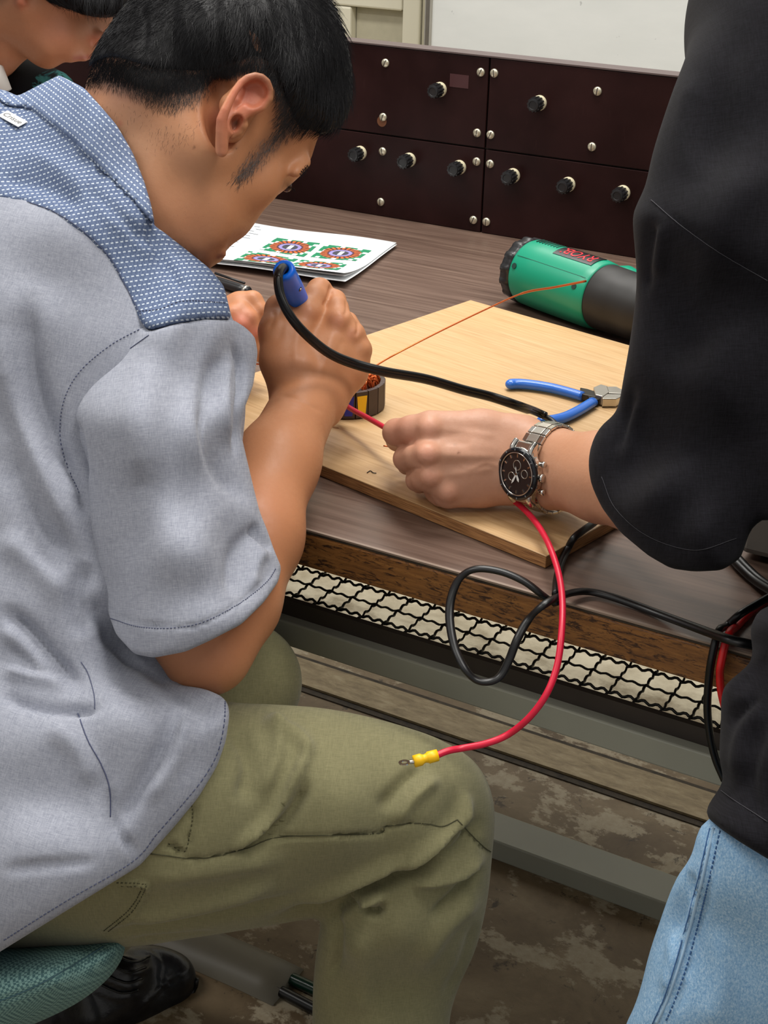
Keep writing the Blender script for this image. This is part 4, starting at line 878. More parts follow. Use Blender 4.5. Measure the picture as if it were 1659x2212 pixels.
bm = bmesh.new(); bmesh.ops.create_icosphere(bm, subdivisions=4, radius=1, matrix=Matrix.Translation((kx[0]+.02, kx[1]+.03, .048)) @ Matrix.Rotation(.9, 4, 'Z') @ Matrix.Diagonal((.14, .052, .05, 1)))
for v in bm.verts: v.co.z = max(v.co.z, .001)
tag(bm_obj('shoe', bm, M['leather'], p1, True), 'black leather shoe on the right foot')
# ================================================================== STOOL
stl = thing('stool', 'teal fabric covered stool seat under the seated person, at the lower left', 'stool', tuple(W(20, 2150, 1.10)*np.array([1, 1, 0])))
SQ = Vol(-520, 330, 1980, 2600, .90, 1.36, .004)
SQ.pillow([(-500, 2010), (-200, 2040), (0, 2046), (140, 2034), (240, 2022), (266, 2026), (272, 2042), (262, 2075), (230, 2118), (170, 2165), (90, 2205), (0, 2240), (-200, 2300), (-480, 2300)], [(100, 2100, 1.085, .10), (-300, 2150, 1.10, .14), (200, 2070, 1.09, .075)], .035, 0, blp=3)
k_q = []
sq = solid('seat', SQ, M['teal'], stl, keep=k_q, cr=[([(-50, 2180), (60, 2140), (160, 2085), (235, 2035)], 5, -.0012)])
seam('seat_piping', bvh(k_q[0]), [(-40, 2176), (60, 2138), (150, 2090), (225, 2044)], plain('teal_piping', (60, 92, 100), .8), sq, .0006)
sc_ = W(-60, 2170, 1.10); sz = sc_[2]
bm = bmesh.new(); tube(bm, [(sc_[0], sc_[1], sz-.035), (sc_[0], sc_[1], .07)], .022, 16); bm_obj('gas_column', bm, M['dark_steel'], stl, True)
for i in range(5):
    a = 2*math.pi*i/5+.55; bm = bmesh.new(); tube(bm, [(sc_[0], sc_[1], .085), (sc_[0]+.22*math.cos(a), sc_[1]+.22*math.sin(a), .06)], [.02, .014], 8)
    box(bm, sc_[0]+.22*math.cos(a)-.02, sc_[0]+.22*math.cos(a)+.02, sc_[1]+.22*math.sin(a)-.02, sc_[1]+.22*math.sin(a)+.02, 0, .05); bm_obj('leg', bm, M['black_plastic'], stl, bevel=.006)

# ================================================================== STANDING PERSON AT THE RIGHT
def pw(x, y, z, r):
    u, v, Z = proj((x, y, z)); return (u, v, Z, r)
SK2 = (204, 156, 130)
Wc = np.array([.1335, -.0357, 1.157])*(1-.009/1.157)            # middle of the wrist under the watch (camera metres)
wn_ = np.array([-.76, .15, -.63]); wn_ /= np.linalg.norm(wn_)
ww_ = np.array([.78, .17, -.60]); ww_ -= wn_*(ww_@wn_); ww_ /= np.linalg.norm(ww_)
wa_ = np.cross(wn_, ww_)
if wa_[1] > 0: wa_ = -wa_
p2 = thing('person', 'standing person in black T-shirt and pale blue jeans reaching over the bench', 'person', (-.1, .74, 0))
B2 = Vol(800, 1560, 850, 1230, .88, 1.32, .0015); B2.zo = -.009
B2.cap([(1480, 1072, .995, .031), (1300, 1012, 1.105, .0265), (1187, 984, 1.157, .0215), (1110, 960, 1.172, .0195)], .012)
B2.cap([(1480, 1092, .995, .032), (1300, 1046, 1.100, .0275), (1187, 1036, 1.157, .0215), (1110, 1030, 1.170, .0205)], .012)
B2.cap([(1130, 945, 1.172, .0185), (1040, 935, 1.172, .0180), (930, 925, 1.165, .0142)], .008)
B2.cap([(1120, 985, 1.168, .020), (1020, 985, 1.163, .0175), (926, 981, 1.156, .0136)], .008)
B2.cap([(1120, 1020, 1.168, .020), (1020, 1028, 1.165, .0170), (930, 1029, 1.160, .0128)], .008)
B2.cap([(1120, 1040, 1.172, .018), (1040, 1050, 1.170, .0160), (968, 1063, 1.166, .0134)], .008)
B2.cap([(930, 925, 1.165, .0130), (890, 928, 1.170, .0112), (856, 934, 1.184, .0108), (858, 950, 1.215, .0090), (880, 960, 1.225, .0080)], .004)
B2.cap([(926, 981, 1.156, .0124), (900, 985, 1.163, .0104), (876, 991, 1.178, .0100), (880, 1003, 1.200, .0084), (900, 1008, 1.208, .0074)], .0025)
B2.cap([(930, 1029, 1.160, .0116), (915, 1033, 1.166, .0098), (901, 1037, 1.180, .0092), (906, 1044, 1.194, .0078), (925, 1044, 1.196, .007)], .0025)
B2.cap([(968, 1063, 1.166, .0118), (952, 1068, 1.176, .0096), (940, 1064, 1.182, .0080), (950, 1056, 1.19, .007)], .003)
B2.cap([(1090, 950, 1.195, .017), (1000, 950, 1.205, .0130), (930, 950, 1.212, .0110), (872, 950, 1.222, .0095)], .006)
for u, v, z, r in ((928, 925, 1.152, .006), (924, 981, 1.143, .0065), (930, 1029, 1.148, .006), (966, 1062, 1.153, .006)): B2.ell(u, v, z, (r*1.3, r*1.2, r), k=.006)
Bm = B2.mesh(1)
Bm = (crease(*Bm, [([(940, 928), (1000, 932), (1080, 945)], 9, .0008), ([(940, 982), (1010, 985), (1080, 988)], 8, .0008), ([(945, 1028), (1010, 1020), (1080, 1010)], 8, .0007), ([(950, 955), (1020, 958)], 10, -.0009), ([(950, 1006), (1020, 1004)], 10, -.0009), ([(985, 1000), (1015, 1012), (1050, 1000), (1090, 1012)], 4, .0006), ([(900, 958), (870, 962)], 3, -.001), ([(912, 1012), (890, 1014)], 3, -.001)]), Bm[1])
U2 = Vol(1400, 2400, -500, 1300, .82, 1.25, .006)
U2.cap([(1480, 1082, .995, .030), (1580, 700, .99, .034), (1670, 260, .99, .04), (1850, 150, 1.02, .07)], .03)
U2.cap([(1850, 150, 1.02, .07), (1990, -60, 1.06, .055), (1960, -250, 1.06, .055)], .03)
U2.cap([(1940, 250, 1.02, .09), (2020, 700, 1.00, .08), (2020, 1200, .97, .08)], .04)
U2.ell(1940, -330, 1.05, (.075, .095, .09), k=.02)
b2 = join([Bm, U2.mesh(1)])
solid('body', b2, M['skin'], p2, col=(SK2, [(925, 925, 22, (224, 162, 138), .6), (924, 981, 20, (228, 160, 136), .7), (930, 1029, 18, (222, 156, 132), .6), (968, 1062, 22, (220, 156, 130), .5), ('line', [(1240, 960), (1480, 1080)], 120, (196, 142, 106), .7), (991, 978, 3, (110, 66, 46), .9), (983, 961, 2.2, (110, 110, 100), .6), ('poly', [(826, 905), (890, 900), (905, 960), (840, 965)], 20, (206, 140, 118), .4)]))
HV2 = Vol(1780, 2160, -760, -180, .90, 1.25, .006); HV2.ell(1945, -370, 1.055, (.082, .095, .096), k=.01); solid('hair', HV2, M['hair'], p2)
# black T-shirt
T2 = Vol(1240, 2300, -330, 1960, .80, 1.22, .0034)
T2.pillow([(1760, -250), (1640, -140), (1568, -30), (1544, 27), (1500, 100), (1464, 170), (1438, 240), (1410, 330), (1394, 400), (1371, 452), (1367, 485), (1375, 600), (1366, 700), (1346, 820), (1331, 888), (1300, 918), (1279, 955), (1271, 1002), (1279, 1052), (1300, 1098), (1330, 1150), (1390, 1230), (1470, 1300), (1560, 1310), (1640, 1260), (1665, 1110), (1720, 1000), (1790, 800), (1860, 400), (1880, 0)],
          [(1640, 60, .97, .070), (1500, 300, .975, .066), (1620, 450, .965, .085), (1450, 700, .99, .060), (1600, 800, .97, .075), (1350, 980, 1.025, .055), (1450, 1080, .985, .068), (1560, 1150, .965, .066), (1750, 500, .97, .10)], .062, 0, blp=4)
T2.cap([(1850, 60, 1.02, .12), (1950, 500, 1.0, .14), (1960, 1000, .97, .13)], .03)
T2.clip([(1300, -400), (2400, -400), (2400, 2100), (1660, 2100), (1660, 1320), (1690, 1180), (1659, 1112), (1622, 1142), (1600, 1206), (1560, 1232), (1500, 1235), (1449, 1228), (1400, 1200), (1340, 1150), (1300, 1097), (1279, 1052), (1262, 1002), (1200, 900)], smo=False)
T2.pillow([(1760, 1150), (1700, 1280), (1660, 1309), (1638, 1320), (1621, 1358), (1625, 1398), (1622, 1430), (1592, 1458), (1561, 1490), (1557, 1560), (1554, 1640), (1562, 1688), (1528, 1736), (1498, 1790), (1500, 1890), (1659, 2010), (2000, 1990), (2250, 1900), (2250, 1100), (2000, 900)],
          [(1600, 1500, .905, .070), (1600, 1780, .900, .088), (1850, 1500, .845, .080), (2100, 1500, .80, .08)], .05, .01, blp=3)
T2.clip([(1200, -400), (2400, -400), (2400, 1960), (1800, 1925), (1659, 1856), (1600, 1820), (1560, 1793), (1523, 1762), (1530, 1738), (1556, 1700), (1500, 1640), (1200, 1500)], smo=False)
T2.hollow([(1270, 1110), (1330, 1120), (1450, 1190), (1560, 1200), (1610, 1150), (1700, 1100), (1700, 1330), (1200, 1330), (1200, 950), (1262, 960)], .010)
k2 = []
t2cr = [([(1405, 428), (1470, 482), (1560, 545), (1659, 602)], 4, -.0014), ([(1412, 470), (1395, 560), (1392, 640)], 14, -.005), ([(1432, 480), (1420, 600)], 16, .003), ([(1372, 830), (1350, 900), (1330, 980)], 12, -.004), ([(1390, 850), (1370, 930), (1350, 1010)], 14, .003), ([(1500, 150), (1480, 280), (1500, 400)], 30, .003), ([(1600, 50), (1560, 200), (1540, 380)], 34, -.003),
        ([(1659, 350), (1560, 500), (1500, 700)], 40, .003), ([(1300, 1020), (1330, 1100), (1400, 1160), (1500, 1190), (1590, 1165)], 3, -.0012), ([(1560, 1500), (1620, 1440), (1659, 1400)], 12, .004), ([(1570, 1560), (1640, 1500)], 14, -.004), ([(1590, 1700), (1600, 1600), (1659, 1520)], 18, .004), ([(1555, 1715), (1600, 1735), (1659, 1760)], 4, -.0012), ([(1650, 1560), (1620, 1680), (1640, 1780)], 16, -.003)]
tee = solid('t_shirt', T2, M['tee'], p2, cr=t2cr, keep=k2, gain=.9)
b2v = bvh(k2[0])
M['tee_stitch'] = plain('tee_stitch', (58, 57, 62), .8)
seam('stitching', b2v, [(1407, 432), (1470, 486), (1560, 549), (1658, 606)], M['tee_stitch'], tee, .00025)
seam('stitching', b2v, [(1558, 1708), (1600, 1738), (1658, 1775)], M['tee_stitch'], tee, .00025)
seam('stitching', b2v, [(1300, 1030), (1330, 1098), (1400, 1158), (1500, 1188), (1590, 1163)], M['tee_stitch'], tee, .0002)
# jeans
J = Vol(1150, 2300, 1650, 3200, .80, 1.32, .005)
J.pillow([(1680, 1660), (1600, 1725), (1535, 1766), (1508, 1792), (1493, 1850), (1457, 1902), (1427, 1985), (1402, 2060), (1386, 2125), (1368, 2180), (1342, 2240), (1270, 2500), (1215, 2800), (1195, 3120), (1560, 3130), (1660, 2600), (1760, 2500), (1840, 3100), (2150, 3100), (2180, 2300), (2120, 1650)],
         [(1600, 1800, .915, .072), (1480, 2100, .975, .085), (1450, 2500, 1.05, .075), (1380, 3000, 1.18, .06), (1900, 1900, .90, .075), (2100, 1900, .87, .07), (2000, 2900, 1.12, .06)], .07, 0, blp=4)
kj = []
jn = solid('jeans', J, M['denim'], p2, keep=kj, gain=1.6, cr=[([(1540, 1790), (1500, 1960), (1460, 2100), (1410, 2230)], 6, .0022), ([(1556, 1800), (1520, 1960), (1485, 2100), (1440, 2230)], 7, -.0018), ([(1480, 1890), (1500, 1950)], 12, -.003), ([(1430, 2000), (1460, 2060), (1440, 2150)], 20, .003), ([(1550, 2000), (1560, 2120), (1530, 2230)], 24, .003), ([(1490, 1870), (1470, 1960), (1420, 2060)], 14, -.003)])
jB = bvh(kj[0])
seam('seam', jB, [(1542, 1790), (1512, 1920), (1478, 2050), (1445, 2150), (1418, 2212)], plain('denim_ridge', (160, 190, 215), .9), jn, .0010, off=0)
seam('seam_stitching', jB, [(1556, 1795), (1527, 1920), (1494, 2050), (1462, 2150), (1436, 2212)], M['stitch_denim'], jn, .0005, .0026)
seam('seam_stitching', jB, [(1534, 1790), (1503, 1920), (1468, 2050), (1437, 2150), (1410, 2212)], M['stitch_denim'], jn, .0004)
for dx in (0, .26):
    bm = bmesh.new(); bmesh.ops.create_icosphere(bm, subdivisions=3, radius=1, matrix=Matrix.Translation((-.16+dx, .80, .045)) @ Matrix.Rotation(1.3, 4, 'Z') @ Matrix.Diagonal((.14, .05, .047, 1)))
    for v in bm.verts: v.co.z = max(v.co.z, .001)
    bm_obj('shoe', bm, M['leather'], p2, True)

# ---- wristwatch
def cw(v): return cam2w(np.asarray(v))
nw, aw, xw = (cw(Wc+d)-cw(Wc) for d in (wn_, wa_, ww_))
if np.cross(xw, aw)@nw < 0: xw = -xw
DC = cw(Wc+wn_*.0290)
MW = Matrix([[xw[i], aw[i], nw[i], DC[i]] for i in range(3)]+[[0, 0, 0, 1]])
watch = thing('wristwatch', 'steel chronograph wristwatch with a black bezel and dark dial on the reaching wrist', 'watch', tuple(DC))
bm = bmesh.new(); lathe(bm, [(.0185, -.0005), (.0208, .001), (.0208, .0058), (.0198, .0068)], 48, MW)
for sx in (-1, 1):
    for sy in (-1, 1):
        pth = [MW @ Vector((sx*.0098, sy*.014, .0045)), MW @ Vector((sx*.0100, sy*.020, .0035)), MW @ Vector((sx*.0100, sy*.0245, -.0010))]
        tube(bm, catmull([np.array(p) for p in pth], 5), .0030, 8)
for sy in (-1, 1):
    vs = [bm.verts.new(MW @ Vector((sx*w_, sy*y_, z_))) for y_, w_, z0_, z1_ in ((.012, .0150, .0, .0055), (.0200, .0125, -.001, .0045), (.0245, .0112, -.003, .0005)) for sx in (-1, 1) for z_ in (z0_, z1_)]
    for a_ in (0, 4):
        for q_ in ((0, 1, 5, 4), (2, 6, 7, 3), (1, 3, 7, 5), (0, 4, 6, 2)): bm.faces.new([vs[a_+k_] for k_ in q_])
    bm.faces.new([vs[8], vs[9], vs[11], vs[10]]); bm.faces.new([vs[0], vs[2], vs[3], vs[1]])
bm_obj('case', bm, M['chrome'], watch, False, bevel=.0006)
bm = bmesh.new(); lathe(bm, [(.0208, .0060), (.0212, .0072), (.0206, .0088), (.0182, .0096), (.0172, .0092), (.0172, .0080)], 64, MW, cap=False); bz = bm_obj('bezel', bm, plain('black_bezel', (14, 18, 24), .18), watch, True)
bm = bmesh.new(); lathe(bm, [(.0174, .0088), (.0174, .0093), (.0166, .0093), (.0166, .0086)], 64, MW, cap=False); bm_obj('chapter_ring', bm, M['chrome'], watch, True)
bm = bmesh.new(); lathe(bm, [(.0170, .0070), (.0170, .0078)], 48, MW); dial = bm_obj('dial', bm, plain('dark_dial', (44, 34, 33), .3), watch)
for i in range(12):
    a = i*math.pi/6; Mi = MW @ Matrix.Rotation(a, 4, 'Z'); bm = bmesh.new(); box(bm, -.0006, .0006, .0132, .0158, .0078, .0084, Mi); bm_obj('hour_marker', bm, M['chrome'], dial)
for i in range(12):
    a = i*math.pi/6+.1; Mi = MW @ Matrix.Rotation(a, 4, 'Z'); bm = bmesh.new(); box(bm, -.0004, .0004, .0186, .0200, .0088, .0096, Mi); bm_obj('bezel_mark', bm, plain('bezel_tick', (120, 124, 128), .5), bz)
for cx_, cy_, rr in ((-.0005, .0068, .0042), (.0078, .001, .0036), (-.006, -.003, .0036)):
    bm = bmesh.new(); lathe(bm, [(rr, .0078), (rr, .0082), (rr-.0006, .0082), (rr-.0006, .0078)], 24, MW @ Matrix.Translation((cx_, cy_, 0)), cap=False); bm_obj('subdial_ring', bm, M['steel'], dial, True)
for ang, L_, w2 in ((math.radians(150), .0098, .0009), (math.radians(205), .0068, .0011), (math.radians(10), .0060, .0004)):
    Mi = MW @ Matrix.Rotation(-ang if ang < 3.2 and ang > 2.7 else ang, 4, 'Z'); bm = bmesh.new(); vs = [Mi @ Vector(p) for p in ((-w2*.5, -.001, .0087), (w2*.5, -.001, .0087), (w2, L_*.7, .0087), (0, L_, .0087), (-w2, L_*.7, .0087))]
    vv = [bm.verts.new(p) for p in vs]; f = bm.faces.new(vv); r = bmesh.ops.extrude_face_region(bm, geom=[f]); bmesh.ops.translate(bm, vec=Vector(nw)*.0003, verts=[g for g in r['geom'] if isinstance(g, bmesh.types.BMVert)])
    bm_obj('watch_hand', bm, M['white_label'], dial)
bm = bmesh.new(); lathe(bm, [(.0010, .0078), (.0010, .0094)], 12, MW); bm_obj('hand_pin', bm, M['chrome'], dial)
for yy, rr, ln in ((.0110, .0024, .0052), (0, .0034, .0044), (-.0110, .0024, .0052)):
    bm = bmesh.new(); Mc = MW @ Matrix.Translation((.0195, yy, .0034)) @ Matrix.Rotation(math.pi/2, 4, 'Y')
    lathe(bm, [(rr*.7, 0), (rr*.7, ln*.5), (rr, ln*.5), (rr, ln), (rr*.8, ln+.0006)], 20, Mc, wave=(lambda a, z: 1+.05*math.cos(a*10)) if yy == 0 else None)
    bm_obj('crown' if yy == 0 else 'push_button', bm, M['chrome'], watch, True)
Cw = np.array(cw(Wc))
nl = 22
for i in range(nl):
    th = math.radians(33)+i*(math.radians(294))/(nl-1)
    pos = Cw+nw*.0284*math.cos(th)+aw*.0356*math.sin(th); tn = -nw*.0284*math.sin(th)+aw*.0356*math.cos(th); tl = np.linalg.norm(tn); tn /= tl; no = np.cross(xw, tn); no /= np.linalg.norm(no)
    if no@(pos-Cw) < 0: no = -no
    Ml = Matrix([[xw[k], tn[k], no[k], pos[k]] for k in range(3)]+[[0, 0, 0, 1]])
    w_l = .0106-.0018*min(1, min(i, nl-1-i)/5); hl = tl*math.radians(294)/(nl-1)/2*.93
    bm = bmesh.new()
    for a_, b_, zz in ((-w_l, -w_l*.52, .0012), (w_l*.52, w_l, .0012)): box(bm, a_, b_, -hl, hl, -.0012, zz, Ml)
    lk_ = bm_obj('bracelet_link', bm, M['chrome'], watch, bevel=.0005)
    bm = bmesh.new(); box(bm, -w_l*.50, w_l*.50, -hl, hl, -.0012, .0016, Ml); bm_obj('centre_link', bm, M['steel'], lk_, bevel=.0004)

# ================================================================== THIRD PERSON, UPPER LEFT
p3 = thing('person', 'person with black fringe and patterned black shirt looking down, behind the seated one', 'person', (-1.6, .6, 0))
C3 = Vol(-200, 290, -160, 330, 1.60, 1.95, .0024)
C3.pillow([(-60, -60), (40, -140), (180, -130), (258, -60), (262, -10), (250, 18), (243, 40), (247, 60), (244, 76), (237, 90), (226, 99), (208, 102), (201, 110), (201, 119), (195, 125), (181, 128), (168, 127), (161, 132), (152, 135), (141, 131), (126, 141), (116, 147), (103, 150), (86, 145), (70, 136), (50, 120), (20, 100), (-60, 60)],
          [(60, 0, 1.76, .07), (150, -30, 1.765, .07), (150, 80, 1.765, .055), (210, 60, 1.775, .035), (110, 120, 1.765, .040), (235, 70, 1.78, .018), (0, 60, 1.77, .06)], .055, 0, blp=2)
C3.cap([(30, 70, 1.79, .034), (-40, 110, 1.80, .040), (-120, 200, 1.84, .05)], .015)
C3.ell(217, 84, 1.752, (.009, .008, .008), k=.006); C3.ell(196, 90, 1.742, (.006, .009, .006), k=.006, sub=True)
C3.ell(140, 70, 1.735, (.025, .025, .012), k=.03)
C3.cap([(166, 126, 1.752, .0038), (182, 124, 1.752, .0040), (196, 122, 1.765, .0034)], .004)
C3.cap([(38, -20, 1.690, .005), (46, 0, 1.690, .006), (42, 8, 1.694, .005)], .004)
m3 = C3.mesh(1)
T3 = Vol(-1500, 100, -100, 2600, 1.0, 2.0, .012)
T3.cap([(-60, 140, 1.81, .040), pw(-1.48, 1.30, .91, .05), pw(-1.62, 1.05, .92, .09), pw(-1.72, .72, .78, .11), pw(-1.72, .55, .56, .12)], .04)
b3 = join([m3, T3.mesh(1)])
solid('body', b3, M['skin'], p3, col=((204, 146, 112), [(46, 4, 16, (200, 110, 90), .7), (200, 85, 16, (190, 104, 84), .6), (222, 80, 18, (208, 124, 100), .6), ('line', [(162, 126), (182, 124), (198, 122)], 5, (180, 96, 88), .8), (130, 70, 40, (214, 140, 112), .5), (110, 140, 30, (196, 136, 96), .4)]))
m3B = bvh(m3)
HF = Vol(-260, 330, -240, 120, 1.58, 1.98, .0035)
HF.pillow([(-120, -40), (0, -200), (180, -200), (285, -90), (284, 0), (264, 30), (232, 38), (192, 36), (152, 27), (112, 14), (84, 0), (62, -14), (20, -30), (-60, 0)], [(80, -60, 1.755, .10), (200, -30, 1.76, .092)], .022, 0, blp=2)
k3 = []
solid('hair', HF, M['hair'], p3, keep=k3, cr=[([(100+i*22, -80), (104+i*22, -20), (100+i*23, 15)], 6, .0015) for i in range(8)]); h3B = bvh(k3[0])
r_ = grow(h3B, [(RNG.uniform(75, 268), 0) for _ in range(0)] + [(u_, RNG.uniform(-15, 30)) for u_ in RNG.uniform(70, 268, 2600)], [(80, 0, .25, 1), (160, 0, .1, 1), (250, 0, -.15, 1)], lambda u, v: .016+.006*math.sin(u*.21)+.004*math.sin(u*.57), .03, .16)
strands('fringe', r_, M['hair'], p3, .00022)
X3 = Vol(-1500, 260, 60, 2400, 1.0, 2.1, .009)
X3.cap([(-110, 215, 1.83, .062), pw(-1.50, 1.28, .90, .080), pw(-1.62, 1.05, .91, .112), pw(-1.74, .68, .80, .135), pw(-1.76, .52, .56, .145)], .04)
X3.cap([pw(-1.56, 1.16, .90, .10), pw(-1.40, 1.22, .93, .06), pw(-1.30, 1.14, .86, .055)], .04)
X3.pillow([(-300, 140), (-60, 120), (10, 128), (40, 122), (100, 140), (135, 152), (160, 172), (172, 200), (176, 250), (120, 290), (-100, 310), (-500, 300), (-500, 160)], [(0, 220, 1.86, .07), (150, 200, 1.88, .04), (-400, 240, 1.86, .08)], .05, 0)
A3 = Vol(-900, 200, 100, 900, 1.3, 2.0, .006); A3.cap([pw(-1.30, 1.14, .86, .040), pw(-1.22, 1.10, .79, .036), pw(-1.14, 1.28, .775, .028), pw(-1.10, 1.34, .765, .024)], .01)
solid('forearm', A3, M['skin'], p3, col=((204, 146, 112), []))
x3 = solid('shirt', X3, M['print_cloth'], p3); x3['label'] = 'black shirt with teal print'
bm = bmesh.new(); tube(bm, [W(-60, 150, 1.78), W(-10, 165, 1.775), W(6, 200, 1.78)], [.02, .016, .012], 12); tag(bm_obj('undershirt', bm, M['white_label'], p3, True), 'white undershirt at the neck')
L3 = Vol(-2200, -300, 400, 3000, 1.0, 2.2, .014)
L3.cap([pw(-1.72, .55, .50, .12), pw(-1.42, .74, .50, .085), pw(-1.40, .76, .06, .055)], .03); L3.cap([pw(-1.82, .55, .50, .12), pw(-1.60, .80, .50, .085), pw(-1.60, .82, .06, .055)], .03)
solid('trousers', L3, M['tee'], p3)

# ================================================================== THINGS ON THE BENCH
BZ = TZ+.0115                                    # top of the plywood
A_ = onz(1180, 1205, TZ+.010)[:2]; ub = np.array([-.9755, .2200]); vb = np.array([.2200, .9755])
def bp(u, v, z): q = A_+ub*u+vb*v; return (q[0], q[1], z)
ply = thing('plywood_board', 'square pale plywood board lying on the bench as a work surface', 'board', bp(.22, .22, TZ))
Mb = Matrix([[ub[0], vb[0], 0, A_[0]], [ub[1], vb[1], 0, A_[1]], [0, 0, 1, 0], [0, 0, 0, 1]])
def ply_layer(name, z0, z1, m, ins=0.0):
    bm = bmesh.new(); box(bm, ins, .446-ins, ins, .458-ins, z0-TZ, z1-TZ); o = bm_obj(name, bm, m, None, bevel=.0006)
    o.matrix_basis = Mb @ Matrix.Translation((0, 0, TZ)); M_ = o.matrix_basis.copy(); o.parent = ply; o.matrix_parent_inverse = wmat(ply).inverted(); return o
tag(ply_layer('core', TZ+.0004, BZ-.0012, M['ply_edge'], .0004), 'brown layered edge')
ply_layer('face_veneer', BZ-.0012, BZ, M['plywood'])
for u, v in ((725, 924), (870, 1000), (1250, 1010)):
    q = onz(u, v, BZ+.0001); bm = bmesh.new(); lathe(bm, [(.0022, 0), (.0022, .0002)], 10, Matrix.Translation(q) @ Matrix.Diagonal((1.6, .8, 1, 1))); bm_obj('knot', bm, M['ply_edge'], ply)

# ---- wound stator on the board
cS = onz(748, 876, BZ); RS = .0365; HS = .027
st = thing('motor_stator', 'small round motor stator wound with copper wire, yellow and blue stickers on its rim', 'motor stator', tuple(cS))
MS = Matrix.Translation(Vector(cS))
bm = bmesh.new(); lathe(bm, [(.016, .002), (.030, .002), (.030, HS-.003), (.016, HS-.003)], 48, MS, cap=False); lathe(bm, [(.016, .002), (.016, HS-.003)], 48, MS, cap=False); bm_obj('core', bm, plain('lamination', (48, 36, 32), .45), st)
M['lam'] = plain('lamination_rim', (66, 50, 44), .5, sc=200, var=.2)
n_t = 18
dv = np.array([CO[0]-cS[0], CO[1]-cS[1]]); base_a = math.atan2(dv[1], dv[0])
for i in range(n_t):
    a = base_a+.06+2*math.pi*i/n_t; Mi = MS @ Matrix.Rotation(a, 4, 'Z'); bm = bmesh.new()
    hw = math.pi/n_t*RS*.93
    box(bm, RS-.0045, RS, -hw, hw, .0012, HS, Mi); box(bm, .029, RS-.004, -.0016, .0016, .002, HS-.002, Mi); tooth = bm_obj('pole_tooth', bm, M['lam'], st, bevel=.0004)
    lab = {1: ('yellow', 'yellow sticker'), 0: ('blue_patch', 'blue sticker'), 17: ('blue_patch', 'blue sticker')}.get(i)
    if lab:
        bm = bmesh.new(); vs = [Mi @ Vector(p) for p in ((RS+.0002, -hw*.6, .004), (RS+.0002, hw*.6, .004), (RS+.0002, hw*.85, HS-.004), (RS+.0002, -hw*.85, HS-.004))]
        f = bm.faces.new([bm.verts.new(p) for p in vs]); r = bmesh.ops.extrude_face_region(bm, geom=[f]); bmesh.ops.translate(bm, vec=(Mi.to_3x3() @ Vector((.0003, 0, 0))), verts=[g for g in r['geom'] if isinstance(g, bmesh.types.BMVert)])
        tag(bm_obj('sticker', bm, M[lab[0]], tooth), lab[1])
    bm = bmesh.new()
    for k in range(9):
        hw2 = .0018+.0042*RNG.uniform(.3, 1); top = HS+RNG.uniform(.001, .0085); r0 = RNG.uniform(.018, .022); r1 = RNG.uniform(.029, RS-.003); o_ = RNG.uniform(-.001, .001)
        P = [((r0+r1)/2+.004, -hw2+o_, .004), (r1-.001, -hw2+o_, HS*.6), (r1-.003, -hw2*.8+o_, top-.004), (r0+.006+RNG.uniform(-.003, .003), o_, top), (r1-.004, hw2*.8+o_, top-.003), (r1-.001, hw2+o_, HS*.6), ((r0+r1)/2+.004, hw2+o_, .004)]
        tube(bm, [np.array(Mi @ Vector(p)) for p in catmull(P, 5)], .00055, 5)
        P = [(r0, -hw2, .006), (r0-.001, -hw2*.8, top-.006), ((r0+r1)/2, RNG.uniform(-.004, .004), top+.001), (r1-.002, hw2*.7, top-.003), (r1, hw2, HS-.006)]
        tube(bm, [np.array(Mi @ Vector(p)) for p in catmull(P, 5)], .00055, 5)
    bm_obj('copper_winding', bm, M['copper'], st, True)
bm = bmesh.new(); tube(bm, catmull([W(812, 790, 1.362), W(835, 776, 1.365), W(870, 757, 1.37), W(950, 716, 1.39), W(1050, 668, 1.42), W(1130, 633, 1.45), W(1200, 620, 1.475), W(1266, 607, 1.49)], 8), [.0008]*40+[.0012]*17, 6); tag(bm_obj('wire_lead', bm, M['copper'], st, True), 'long straight copper wire end rising to the right')
bm = bmesh.new(); tube(bm, catmull([W(551, 786, 1.41), W(575, 789, 1.40), W(620, 800, 1.39), W(690, 830, 1.38)], 6), .0007, 6); tag(bm_obj('wire_lead', bm, M['copper'], st, True), 'short copper wire end held by the left hand')
bm = bmesh.new(); tube(bm, catmull([W(828, 963, 1.215), W(845, 965, 1.215), W(870, 962, 1.22)], 4), .0006, 6); o = bm_obj('copper_wire', bm, M['copper'], None, True); tag(o, 'bare copper wire tip poking out between the gripping fingers', 'wire')

# ---- soldering iron and its cord
iron = thing('soldering_iron', 'blue handled soldering iron with black cord held over the stator', 'soldering iron', tuple(W(640, 640, 1.22)))
i0, i1 = W(612, 581, 1.175), W(668, 700, 1.285); ax = i1-i0; L_ = np.linalg.norm(ax)
Mi = frame_from(i0, ax)
bm = bmesh.new(); lathe(bm, [(.0036, .012), (.0040, .0015), (.0058, 0), (.0080, .0004), (.0092, .0022), (.0094, .006), (.0090, .012), (.0093, .022), (.0096, .040), (.0090, .07), (.0075, .10), (.005, L_+.01)], 32, Mi, cap=False); bm_obj('handle', bm, M['blue_handle'], iron, True)
bm = bmesh.new(); lathe(bm, [(.0036, .011), (.0001, .0108)], 20, Mi, cap=False); bm_obj('cord_hole', bm, M['black_plastic'], iron)
sc0 = Mi @ Vector((0, 0, .031)); tow = Vector(CO)-sc0; axv = Vector(ax).normalized(); tow = (tow-axv*tow.dot(axv)).normalized(); sd = axv.cross(tow)
sp = Matrix([[1, 0, 0, 0], [0, 1, 0, 0], [0, 0, 1, 0], [0, 0, 0, 1]])
